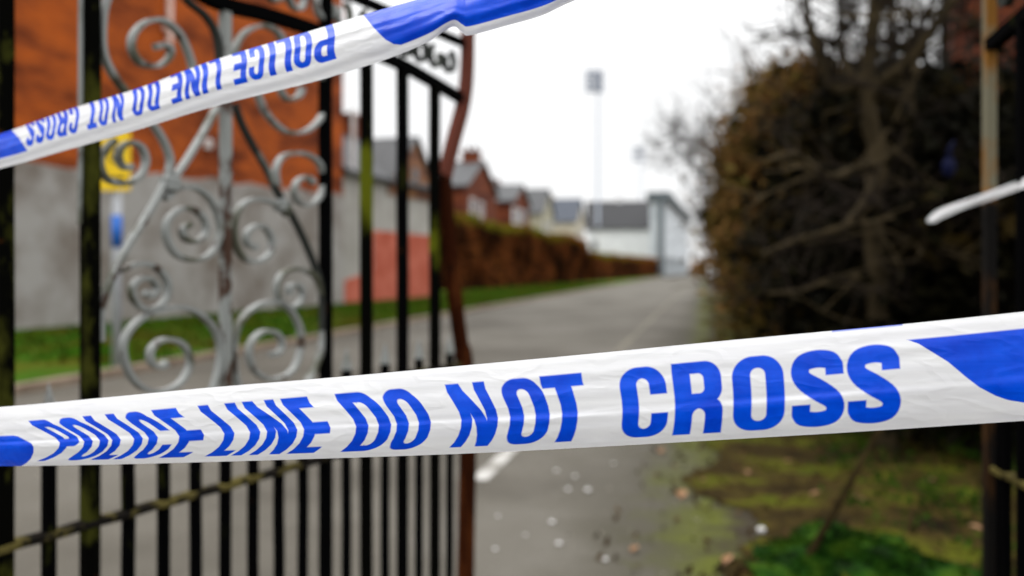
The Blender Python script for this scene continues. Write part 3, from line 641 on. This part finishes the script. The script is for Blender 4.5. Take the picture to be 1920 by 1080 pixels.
# blue plastic bag snagged in the shade
o = MB(); o.ball((0, 0, -.06), .034, 12, 8, (1, .6, 1.7), .2); o.tube([(0, 0, 0), (.01, 0, .05), (.03, 0, .08)], [.02, .008, .004], 6)
bp = P(1779, 292, 4.55); o = o.build("plastic_bag", M['bluebag'], None, True); o.location = bp; tag(o, "crumpled blue plastic bag snagged in the branches", "bag")

# yellow sign post in front of the rendered wall
g0 = P(219, 700, 9.0); g0.z = .05; root = tag(empty("sign_post", g0, R(-8)), "grey post with a yellow sign and a blue band on the verge", "sign")
MB().tube([(0, 0, 0), (0, 0, 2.35)], .05, 12).build("post", M['galv'], root, True)
sg = MB().box((.03, -.075, 2.18), (.34, .02, .62)).build("sign_board", M['yellow'], root, bevel=.008)
pr = MB(); pr.tube([(.05+.075*math.cos(a), -.0885, 2.26+.085*math.sin(a)) for a in np.linspace(.6, 5.4, 16)], .014, 4); pr.box((.05, -.0885, 2.0), (.2, .005, .035)); pr.build("sign_print", M['black'], sg)
MB().tube([(0, 0, 1.28), (0, 0, 1.62)], .0535, 12).build("blue_band", M['bluetag'], root, True)

# ------------------------------------------------------------------ iron gate
Z0, U0, GA, GB = 1.45, -.59597, .027255, .047957
STEP = math.hypot(GA, GB)*Z0; GROT = math.atan2(GB, GA)
def gl(px, py):
    u = (px-CX)/F; k = (u-U0)/(GA-GB*u); Y = Z0*(1+k*GB); return Vector((k*STEP, 0, H+(HY-py)/F*Y))
NY = Vector((0, 1, 0))
SCR = [  # traced wrought-iron strips: (points, material)
 ([(360, 175), (361, 130), (350, 92), (332, 58), (303, 38), (272, 42), (249, 66), (248, 95), (264, 118), (292, 124), (314, 112), (320, 92), (306, 84), (291, 88)], 'scroll'),
 ([(335, -30), (352, 2), (385, 30), (405, 65), (411, 110), (412, 170)], 'scroll_dark'),
 ([(226, -40), (200, 0), (192, 45), (194, 100), (215, 145), (255, 195), (295, 245), (315, 285), (318, 312), (305, 350), (275, 405), (240, 460), (207, 525), (190, 575), (186, 640)], 'scroll'),
 ([(407, 200), (380, 250), (350, 300), (325, 335), (312, 352)], 'scroll'),
 ([(214, 262), (190, 290), (189, 318), (205, 338), (235, 345), (262, 330), (273, 303), (265, 277), (245, 267), (227, 277), (222, 297), (232, 313), (247, 313)], 'scroll'),
 ([(340, 352), (368, 353), (395, 375), (410, 410), (412, 440), (395, 475), (362, 488), (328, 475), (311, 442), (315, 412), (338, 392), (363, 393), (383, 412), (385, 437), (368, 453), (348, 448), (342, 430), (356, 420)], 'scroll'),
 ([(540, 405), (515, 382), (482, 373), (455, 383), (440, 412), (440, 452), (455, 482), (478, 491), (501, 480), (510, 455), (500, 430), (480, 423), (463, 437), (464, 457), (480, 464)], 'scroll'),
 ([(440, 195), (452, 230), (475, 275), (500, 318), (520, 360), (545, 400), (570, 450), (592, 505), (605, 560), (606, 620)], 'scroll_dark'),
 ([(520, 350), (517, 318), (530, 294), (560, 287), (590, 298), (606, 325), (603, 360), (586, 382), (565, 382), (552, 365), (556, 342), (574, 332), (588, 343)], 'scroll'),
 ([(480, 160), (486, 185), (502, 217), (535, 246), (575, 245), (605, 215), (613, 180), (606, 150), (590, 130), (562, 125), (535, 140), (525, 165), (540, 187), (560, 180), (566, 165)], 'scroll'),
 ([(436, 150), (440, 95), (458, 62), (490, 48), (520, 60), (535, 85)], 'scroll'),
 ([(225, 508), (255, 495), (288, 499), (312, 525), (313, 555), (295, 576), (268, 578), (250, 560), (248, 537), (264, 522), (285, 525), (294, 542), (283, 555), (270, 548)], 'scroll'),
 ([(606, 560), (594, 522), (568, 506), (537, 508), (520, 530), (523, 560), (542, 576), (561, 568), (567, 548), (557, 533), (543, 537), (543, 552)], 'scroll'),
 ([(396, 738), (410, 690), (412, 645), (395, 608), (362, 582), (325, 576), (280, 588), (245, 615), (230, 650), (240, 695), (264, 725), (300, 734), (335, 720), (354, 690), (353, 662), (335, 641), (305, 637), (283, 655), (284, 680), (300, 688), (312, 680)], 'scroll'),
 ([(448, 735), (440, 690), (438, 645), (450, 603), (480, 574), (515, 566), (545, 583), (563, 620), (562, 662), (545, 698), (510, 711), (480, 698), (467, 668), (472, 640), (492, 622), (515, 623), (528, 640), (524, 660), (508, 665)], 'scroll'),
 ([(606, 612), (603, 650), (590, 690), (575, 722)], 'scroll'),
 ([(318, 320), (326, 338), (322, 360), (308, 372)], 'scroll'),
]
def make_gate(root, left):
    def bar(k, z0, z1, w, mat, name="bar"):
        m = MB(); zs = np.linspace(z0, z1, 9); m.strip([Vector((k*STEP+random.uniform(-.0008, .0008), random.uniform(-.0008, .0008), z)) for z in zs], NY, w, w)
        return m.build(name, M[mat], root, bevel=.002)
    for k in range(-1, 18):
        main = k in (0, 2, 6, 10, 12, 14, 16)
        if main:
            top = {0: 1.95, 2: 1.93, 6: 1.69, 10: 1.95, 12: 1.69, 14: 1.685, 16: 1.66}[k]
            mt = 'iron'
            if left and k == 6:
                bar(k, .06, .84, .02, 'iron'); bar(k, .842, top, .021, 'centre', "centre_bar"); continue
            bar(k, .06, top, .026 if k != 2 else .027, 'iron_mossy' if left and k in (0, 2) else 'iron_green' if left and k in (12, 16) else mt)
        else:
            if 2 < k < 10: bar(k, .06, .80, .0195, 'iron', "dog_bar"); continue
            bar(k, .06, .84, .0195, 'iron', "dog_bar")
            sp = MB(); c = Vector((k*STEP, 0, .84)); w = .011
            sp.add([c+Vector(v) for v in ((-w, -w, 0), (w, -w, 0), (w, w, 0), (-w, w, 0), (0, 0, .06))], [(0, 1, 4), (1, 2, 4), (2, 3, 4), (3, 0, 4), (3, 2, 1, 0)])
            sp.build("spike", M['scroll'], root)
    s0, s1 = -1.6*STEP, 17.6*STEP
    for z in (.627, .80, .09):
        m = MB(); n_ = 40
        for k in range(1): m.strip([Vector((s0+(s1-s0)*i/n_, 0, z+.0012*math.sin(i*1.9))) for i in range(n_+1)], NY, .03, .014)
        m.build("rail", M['rail'], root, bevel=.002)
    m = MB(); m.strip([Vector((s, 0, z)) for s, z in [(p_.x, p_.z) for p_ in catmull([Vector((s0, 0, 1.72)), Vector((.25, 0, 1.72)), gl(400, 0), gl(500, 28), gl(590, 57), gl(735, 113), gl(800, 147), gl(868, 187)], 6)]], NY, .026, .03)
    m.build("top_rail", M['iron'], root)
    m = MB(); m.strip([Vector((s, 0, 1.815)) for s in (s0, .4, .8, 1.1, 17.9*STEP)], NY, .024, .022); m.build("top_rail", M['iron'], root)
    # cast ornaments between the two top rails
    for sx in (.18, .42, .66, .83, 1.0, 1.17, 1.32):
        m = MB(); z = 1.755 if sx < 1.1 else 1.738
        for a0, cx_ in ((1, -.033), (-1, .033)):
            pts = []
            for i in range(26):
                a = a0*(i/25*5.2+.4)+(math.pi/2 if a0 > 0 else math.pi/2); r_ = .034*(1-.55*i/25); pts.append(Vector((sx+cx_+r_*math.cos(a), 0, z+r_*math.sin(a)*1.15)))
            m.strip(pts, NY, .018, .009)
        m.ball((sx, 0, z), .014, 8, 6, (1, .8, 1.6)); m.build("top_scroll", M['scroll_dark' if sx > .9 else 'scroll'], root)
    for (pts, mt) in SCR:
        q = catmull([gl(*p_) for p_ in pts], 6); m = MB(); n_ = len(q); m.strip(q, NY, .0185, [.0085 if i < n_-8 else .0085+.0006*(i-n_+8) for i in range(n_)]); m.build("scroll", M[mt], root)
    for p_ in (gl(319, 345), gl(530, 385)): MB().box(p_, (.034, .03, .03)).build("collar", M['scroll'], root, bevel=.004)
    # pale edge strip beside the first tall bar
    m = MB(); m.strip([gl(151, -30), gl(151, 150), gl(150, 330), gl(149, 420)], NY, .009, .004); m.build("edge_strip", M['scroll'], root)
    # stiles
    m = MB(); m.strip([Vector((-1.7*STEP, 0, z)) for z in (.04, .9, 1.9)], NY, .04, .04); m.build("hinge_stile", M['iron'], root, bevel=.004)
    if left:
        lo = [(872, 1140), (873, 1080), (875, 960), (877, 860), (876, 760), (872, 690), (864, 640), (857, 590), (851, 540), (845, 475), (840, 420), (836, 370), (833, 333)]
        up = [(833, 333), (840, 303), (853, 253), (866, 205), (873, 164), (876, 120), (877, 85), (878, 40)]
        q = catmull([gl(*p_) for p_ in lo], 5); w_ = [.062 if p_.z < .85 else .046 if p_.z < 1.1 else .04 for p_ in q]
        m = MB(); m.strip(q, NY, .028, w_); m.build("latch_stile", M['rust'], root, bevel=.002)
        q = catmull([gl(*p_) for p_ in up], 5); m = MB(); m.strip(q, NY, .026, [.046]*len(q)); m.build("latch_stile_top", M['rust_pink'], root, bevel=.002)
    else:
        m = MB(); m.strip([Vector((18*STEP, 0, z)) for z in (.04, .5, 1.0, 1.5, 2.0)], NY, .024, .03); m.build("latch_stile", M['flaked'], root, bevel=.003)
        m = MB(); m.strip([Vector((17.3*STEP, 0, z)) for z in (.06, .5, .85)], NY, .018, .018); m.build("dog_bar", M['iron'], root)
g1 = tag(empty("iron_gate", (Z0*U0, Z0, 0), GROT), "left wrought iron gate leaf with pale scrolls and a bent rusty edge bar", "gate", "gate leaves standing open"); make_gate(g1, True)
la = Vector((1.147, 2.05, 0)); dv = Vector((.081, .9967, 0)).normalized(); go_ = la-dv*(18*STEP)
g2 = tag(empty("iron_gate", go_, math.atan2(dv.y, dv.x)), "right iron gate leaf seen edge on with a flaked pale and rusty post", "gate", "gate leaves standing open"); make_gate(g2, False)

# ------------------------------------------------------------------ police tape
def rbox(x, y, x0, x1, y0, y1, r):
    cx, cy, hx, hy = (x0+x1)/2, (y0+y1)/2, (x1-x0)/2-r, (y1-y0)/2-r
    dx, dy = np.abs(x-cx)-hx, np.abs(y-cy)-hy
    return np.hypot(np.maximum(dx, 0), np.maximum(dy, 0))+np.minimum(np.maximum(dx, dy), 0)-r
def poly(x, y, pts):
    d = np.full(x.shape, -9.); n_ = len(pts)
    ar = sum(pts[i][0]*pts[(i+1) % n_][1]-pts[(i+1) % n_][0]*pts[i][1] for i in range(n_)); sg = 1 if ar > 0 else -1
    for i in range(n_):
        (ax, ay), (bx, by) = pts[i], pts[(i+1) % n_]; ex, ey = bx-ax, by-ay; L = math.hypot(ex, ey)
        d = np.maximum(d, sg*((x-ax)*ey-(y-ay)*ex)/L)
    return d
def glyph(ch, x, y):
    "signed distance of a bold condensed capital, x in 0..w, y down 0..1; returns (sd,width)"
    s, t = .235, .155
    mn, mxx = np.minimum, np.maximum
    if ch == 'I': w = .235; d = rbox(x, y, 0, w, 0, 1, 0)
    elif ch == 'L': w = .5; d = mn(rbox(x, y, 0, s, 0, 1, 0), rbox(x, y, 0, w, 1-t-.02, 1, 0))
    elif ch == 'E': w = .54; d = mn(rbox(x, y, 0, s, 0, 1, 0), mn(rbox(x, y, 0, w*.97, 0, t+.02, 0), mn(rbox(x, y, 0, w, .4, .59, 0), rbox(x, y, 0, w, 1-t-.02, 1, 0))))
    elif ch == 'T': w = .58; d = mn(rbox(x, y, 0, w, 0, t+.02, 0), rbox(x, y, (w-s)/2, (w+s)/2, 0, 1, 0))
    elif ch == 'O': w = .66; d = mxx(rbox(x, y, 0, w, 0, 1, .27), -rbox(x, y, s, w-s, t, 1-t, .09))
    elif ch == 'D':
        w = .66; o_ = mn(rbox(x, y, 0, w, 0, 1, .27), rbox(x, y, 0, w/2, 0, 1, 0)); i_ = mn(rbox(x, y, s, w-s, t, 1-t, .09), rbox(x, y, s, s+.05, t, 1-t, 0)); d = mxx(o_, -i_)
    elif ch == 'C':
        w = .64; d = mxx(rbox(x, y, 0, w, 0, 1, .27), -rbox(x, y, s, w-s, t, 1-t, .09)); d = mxx(d, -rbox(x, y, w-s-.03, w+.3, .38, .63, 0))
    elif ch in 'PR':
        w = .64; o_ = mn(rbox(x, y, 0, w, 0, .57, .22), rbox(x, y, 0, w/2, 0, .57, 0)); i_ = mn(rbox(x, y, s, w-s, t, .57-t, .07), rbox(x, y, s, s+.05, t, .57-t, 0))
        d = mn(mxx(o_, -i_), rbox(x, y, 0, s, 0, 1, 0))
        if ch == 'R':
            o2 = mn(rbox(x, y, 0, w, .46, 1.4, .2), rbox(x, y, 0, s, .46, 1, 0)); i2 = rbox(x, y, s, w-s, .46+t, 1.5, .1); d = mn(d, mxx(mxx(o2, -i2), y-1))
    elif ch == 'N':
        w = .7; d = mn(mn(rbox(x, y, 0, s*.9, 0, 1, 0), rbox(x, y, w-s*.9, w, 0, 1, 0)), poly(x, y, [(0, 0), (s*1.0, 0), (w, 1), (w-s*1.0, 1)]))
    elif ch == 'S':
        w = .66; d = np.full(x.shape, 9.)
        pl = catmull([Vector((a, b, 0)) for a, b in [(.543, .205), (.49, .135), (.33, .108), (.17, .145), (.117, .26), (.165, .375), (.33, .5), (.495, .625), (.543, .74), (.49, .855), (.33, .892), (.17, .865), (.117, .795)]], 4)
        for a, b in zip(pl[:-1], pl[1:]):
            ex, ey = b.x-a.x, b.y-a.y; L2 = ex*ex+ey*ey; t_ = np.clip(((x-a.x)*ex+(y-a.y)*ey)/L2, 0, 1)
            hw = .112+.022*np.exp(-(((a.y+b.y)/2-.5)/.12)**2); d = mn(d, np.hypot(x-a.x-t_*ex, y-a.y-t_*ey)-hw)
        d = mn(d, mn(rbox(x, y, .431, .655, .2, .322, 0), rbox(x, y, .003, .231, .676, .8, 0)))
    return d, w
GW = {'I': .235, 'L': .5, 'E': .54, 'T': .58, 'O': .66, 'D': .66, 'C': .64, 'P': .64, 'R': .64, 'N': .7, 'S': .66}
def tape_mat():
    m, n, b = nodes("printed_tape"); at_ = n.nodes.new("ShaderNodeAttribute"); at_.attribute_name = "ink"
    mr = n.nodes.new("ShaderNodeMapRange"); mr.inputs[1].default_value = .012; mr.inputs[2].default_value = -.012; n.links.new(at_.outputs['Fac'], mr.inputs[0])
    blu = ramp(n, noise(n, 30, 4), [(.35, (.0, .048, .58)), (.65, (.0, .08, .74))])
    wht = ramp(n, noise(n, 14, 5, sx=(1, 1, 6)), [(.35, (.725, .725, .75)), (.65, (.78, .78, .79))])
    c = mixc(n, mr.outputs[0], wht, blu); n.links.new(c, b.inputs['Base Color'])
    b.inputs['Roughness'].default_value = .28; b.inputs['Specular IOR Level'].default_value = .22
    t = n.nodes.new("ShaderNodeBsdfTranslucent"); n.links.new(c, t.inputs[0]); ms = n.nodes.new("ShaderNodeMixShader"); ms.inputs[0].default_value = .36
    n.links.new(b.outputs[0], ms.inputs[1]); n.links.new(t.outputs[0], ms.inputs[2]); n.links.new(ms.outputs[0], n.nodes['Material Output'].inputs[0])
    bump(n, b, noise(n, 60, 3, sx=(.15, .15, 2.5)), .14, .002)
    b1 = [x for x in n.nodes if x.bl_idname == 'ShaderNodeBump'][0]; b2 = n.nodes.new("ShaderNodeBump"); b2.inputs['Strength'].default_value = .11; b2.inputs['Distance'].default_value = .003
    fz_ = noise(n, 34, 2, rough=.4, sx=(.55, .55, 1.5)); n.links.new(ramp(n, fz_, [(.44, (0, 0, 0)), (.5, (1, 1, 1)), (.56, (0, 0, 0))]), b2.inputs['Height'])   # fine crinkles
    n.links.new(b1.outputs[0], b2.inputs['Normal']); n.links.new(b2.outputs[0], b.inputs['Normal'])
    return m
TM = tape_mat()
def I(x, tab): return np.interp(x, [a for a, _ in tab], [b for _, b in tab])
def smooth_tab(tab, xs):
    pts = catmull([Vector((a, b, 0)) for a, b in tab], 8); return np.interp(xs, [p_.x for p_ in pts], [p_.y for p_ in pts])
def ribbon(name, xs, top, bot, dep, fs, dz, ink, label):
    nx, nf = len(xs), len(fs); X, FF = np.meshgrid(xs, fs, indexing='ij')
    Yp = top[:, None]+(bot-top)[:, None]*FF; D = dep[:, None]+dz
    V = np.stack([(X-CX)/F*D, D, H+(HY-Yp)/F*D], -1).reshape(-1, 3)
    c0 = V.mean(0); V = V-c0
    me = bpy.data.meshes.new(name); idx = np.arange(nx*nf).reshape(nx, nf)
    q = np.stack([idx[:-1, :-1], idx[1:, :-1], idx[1:, 1:], idx[:-1, 1:]], -1).reshape(-1, 4)
    me.vertices.add(len(V)); me.vertices.foreach_set('co', V.astype(np.float32).ravel())
    me.loops.add(q.size); me.loops.foreach_set('vertex_index', q.ravel().astype(np.int32))
    me.polygons.add(len(q)); me.polygons.foreach_set('loop_start', np.arange(0, q.size, 4, dtype=np.int32)); me.polygons.foreach_set('use_smooth', np.ones(len(q), dtype=bool))
    me.update(calc_edges=True); me.validate()
    a = me.attributes.new("ink", 'FLOAT', 'POINT'); a.data.foreach_set('value', ink.astype(np.float32).ravel()); me.materials.append(TM)
    o = bpy.data.objects.new(name, me); SC.collection.objects.link(o); o.location = c0; tag(o, label, "tape", "barrier tapes across the gateway"); return o
def text_ink(X, wv, table, rot):
    sd_ = np.full(X.shape, 1.0)
    for ch, a, b in table:
        gw = GW[ch]; u = (X-a)/(b-a)*gw
        if rot: u = gw-u
        sel = (u > -.2) & (u < gw+.2)
        if not sel.any(): continue
        d, _ = glyph(ch, u[sel], wv[sel]); sd_[sel] = np.minimum(sd_[sel], d)
    return sd_
# lower tape
xs = np.concatenate([np.linspace(-150, -6, 40), np.arange(-4, 1926, 1.5), np.linspace(1930, 3600, 160)])
fs = np.linspace(0, 1, 118)
top = smooth_tab([(-160, 772), (0, 763), (200, 745), (400, 726), (620, 708), (883, 684), (1100, 664), (1356, 639), (1689, 608), (1920, 584), (2600, 510), (3700, 400)], xs)
bot = smooth_tab([(-160, 872), (0, 874), (200, 871), (400, 866), (633, 859), (883, 850), (1100, 839), (1570, 812), (1920, 789), (2600, 745), (3700, 660)], xs)
dep = smooth_tab([(-160, .90), (0, .80), (300, .745), (700, .69), (1200, .645), (1920, .615), (2600, .60), (3700, .585)], xs)
X, FF = np.meshgrid(xs, fs, indexing='ij')
prof = np.interp(FF, [0, .06, .2, .4, .55, .6, .64, .7, .8, .9, .96, 1], [.016, .0125, .0075, .003, .0010, .0008, -.0002, -.0005, .0010, .004, .0075, .013])
ker = np.ones(5)/5; prof = np.apply_along_axis(lambda r_: np.convolve(np.pad(r_, 2, mode='edge'), ker, 'valid'), 1, prof)
rip = .00022*np.sin(FF*31+X*.004)*np.sin(X*.006+1)+.00016*np.sin(FF*17-X*.003)+.0009*np.sin(X*.013+FF*3)*np.sin(X*.0041)
rip = rip-.0009*(.5+.5*np.sin(X*.0091+1.2)*np.sin(X*.0043+.4))*np.tanh((FF-.62+.03*np.sin(X*.004))*45)
edge_w = .0012*np.sin(X*.05+2)*np.sin(X*.021)*np.clip((FF-.9)/.1, 0, 1)
dz = prof*np.interp(X, [0, 900, 1900], [1.0, .95, .85])+rip+edge_w
ft = np.interp(X, [0, 300, 640, 1200, 1640], [.27, .24, .205, .19, .174]); fb = .925
w0 = (FF-ft)/(fb-ft); aa = np.interp(X, [0, 600, 1100, 1700], [.17, .13, .07, .03]); wc = np.clip(w0, -.4, 1.3)
wv = wc*(1-aa)+aa*np.sign(wc)*np.abs(wc)**9
amp = np.interp(X, [0, 80, 380, 550, 640, 834, 1047, 1165, 1372, 1920], [62, 60, 52, 46, 42, 33, 20, 10, 5, 4])
pw = np.interp(w0, [-.4, 0, .12, .3, .45, .58, .7, .82, .92, 1, 1.1], [-.25, 0, .12, .52, .85, 1, .96, .8, .55, .25, 0])
LOW = [('P', 53, 94), ('O', 100, 147), ('L', 154, 189), ('I', 196, 213), ('C', 224, 273), ('E', 283, 331), ('L', 370, 412), ('I', 420, 440), ('N', 453, 512), ('E', 525, 577),
       ('D', 627, 696), ('O', 707, 774), ('N', 834, 907), ('O', 931, 1010), ('T', 1011, 1090), ('C', 1157, 1245), ('R', 1258, 1350), ('O', 1370, 1467), ('S', 1480, 1580), ('S', 1585, 1686)]
Xs = X-amp*pw
ink = text_ink(Xs, wv, LOW, False)
blk = np.maximum(np.maximum(.155-FF, FF-np.interp(X, [0, 1800, 1900, 2400], [.97, .9, .84, .82]))*1.4, ((np.interp(FF, [.14, .2, .4, .55, .66, .75, .8, .84], [1694, 1722, 1778, 1810, 1836, 1866, 1890, 1925]))-X)/140)
blk = np.maximum(blk, (X-2900-FF*200)/140)
lb = np.maximum((Xs-(FF-.5)*58+(-20+4*np.clip((FF-.75)*4, 0, 1)))/60-.02, .47-FF-.12*np.exp(-((X-35)/30)**2)*0)
lbx = np.interp(FF, [.49, .52, .6, .7, .78, .88, .95, 1], [25, 40, 57, 63, 63, 58, 50, 40]); lb = np.maximum((X-lbx)/60, .49-FF+np.clip((X-30)/200, 0, 1))
back = np.maximum(FF-.010, np.maximum(1560-X, X-1692)/100)
ink = np.minimum(ink, np.minimum(blk, np.minimum(lb, back)))
ribbon("police_tape", xs, top, bot, dep, fs, dz, ink, "lower white police tape with large blue POLICE LINE DO NOT CROSS lettering, sharp in front")
# upper tape: printed side upside down
xs = np.concatenate([np.linspace(-155, -6, 40), np.arange(-4, 1160, 1.25), np.linspace(1165, 3400, 200)])
fs = np.linspace(0, 1, 84)
top = smooth_tab([(-160, 296), (0, 251), (130, 205), (260, 165), (400, 113), (582, 58), (684, 27), (765, 4), (900, -34), (1080, -86), (1600, -240), (3500, -800)], xs)
bot = smooth_tab([(-160, 352), (0, 316), (130, 280), (260, 243), (400, 200), (582, 155), (640, 138), (728, 110), (800, 80), (835, 57), (853, 50), (868, 62), (882, 66), (950, 48), (1016, 29), (1075, 2), (1200, -45), (1600, -150), (3500, -650)], xs)
dep = smooth_tab([(-160, 1.18), (0, 1.06), (300, .93), (640, .82), (1080, .73), (1600, .69), (3500, .62)], xs)
X, FF = np.meshgrid(xs, fs, indexing='ij')
prof = np.interp(FF, [0, .05, .12, .25, .45, .6, .66, .8, 1], [.034, .022, .013, .005, .0008, -.0006, 0, .0015, .005])
prof = np.apply_along_axis(lambda r_: np.convolve(np.pad(r_, 2, mode='edge'), ker, 'valid'), 1, prof)
rip = .0008*np.sin(X*.12+FF*2.5)*np.clip((.5-FF)*2, 0, 1)+.0005*np.sin(FF*23+X*.01)+.002*np.exp(-((X-865)/28)**2)*np.sin(FF*9)+.0035*np.exp(-((X-800-FF*60)/40)**2)*np.sin(FF*6)
dz = prof+rip
w0 = (np.interp(X, [0, 60, 200, 640], [.60, .61, .66, .685])-FF)/.66*.86
wv = w0+.06*np.clip(w0, 0, 1)**6
Xs = X-7*(FF-.3)*np.interp(X, [0, 300, 640], [.8, 1, 1.8])-2.5*np.sin(FF*9)
UP = [('S', 50, 65), ('S', 68, 84), ('O', 87, 104), ('R', 108, 126), ('C', 130, 147), ('T', 164, 182), ('O', 186, 203), ('N', 211, 231), ('O', 249, 270), ('D', 277, 299), ('E', 321, 341), ('N', 347, 374),
      ('I', 379, 389), ('L', 394, 414), ('E', 437, 462), ('C', 467, 495), ('I', 504, 516), ('L', 520, 546), ('O', 551, 584), ('P', 589, 627)]
ink = text_ink(Xs, wv, UP, True)
blk = np.maximum((FF-.82)*1.4, (np.interp(FF, [-.1, 0, .3, .6, .75, .82], [676, 681, 700, 722, 738, 752])-X)/90)
blk = np.maximum(blk, (X-2400)/90)
lb = np.maximum((FF-.72)*1.2, (X-np.interp(FF, [0, .3, .7], [22, 36, 51]))/60)
ink = np.minimum(ink, np.minimum(blk, lb))
ribbon("police_tape", xs, top, bot, dep, fs, dz, ink, "upper police tape slanting up to the right, its blue lettering upside down")
# loose end of tape caught on the right gate leaf
xs = np.linspace(1738, 1990, 90); fs = np.linspace(0, 1, 16)
top = smooth_tab([(1738, 413), (1746, 402), (1766, 390), (1810, 375), (1860, 357), (1920, 334), (1990, 300)], xs); bot = smooth_tab([(1738, 417), (1752, 417), (1770, 408), (1810, 391), (1860, 374), (1920, 352), (1990, 330)], xs)
dep = smooth_tab([(1738, 2.25), (1800, 2.1), (1860, 1.98), (1920, 1.86), (1990, 1.78)], xs); X, FF = np.meshgrid(xs, fs, indexing='ij')
ribbon("police_tape", xs, top, bot, dep, fs, .012*np.sin(FF*3+X*.02)+.006*np.sin(FF*7+X*.05), np.ones(X.shape), "loose twisted white tape end caught on the right gate leaf")
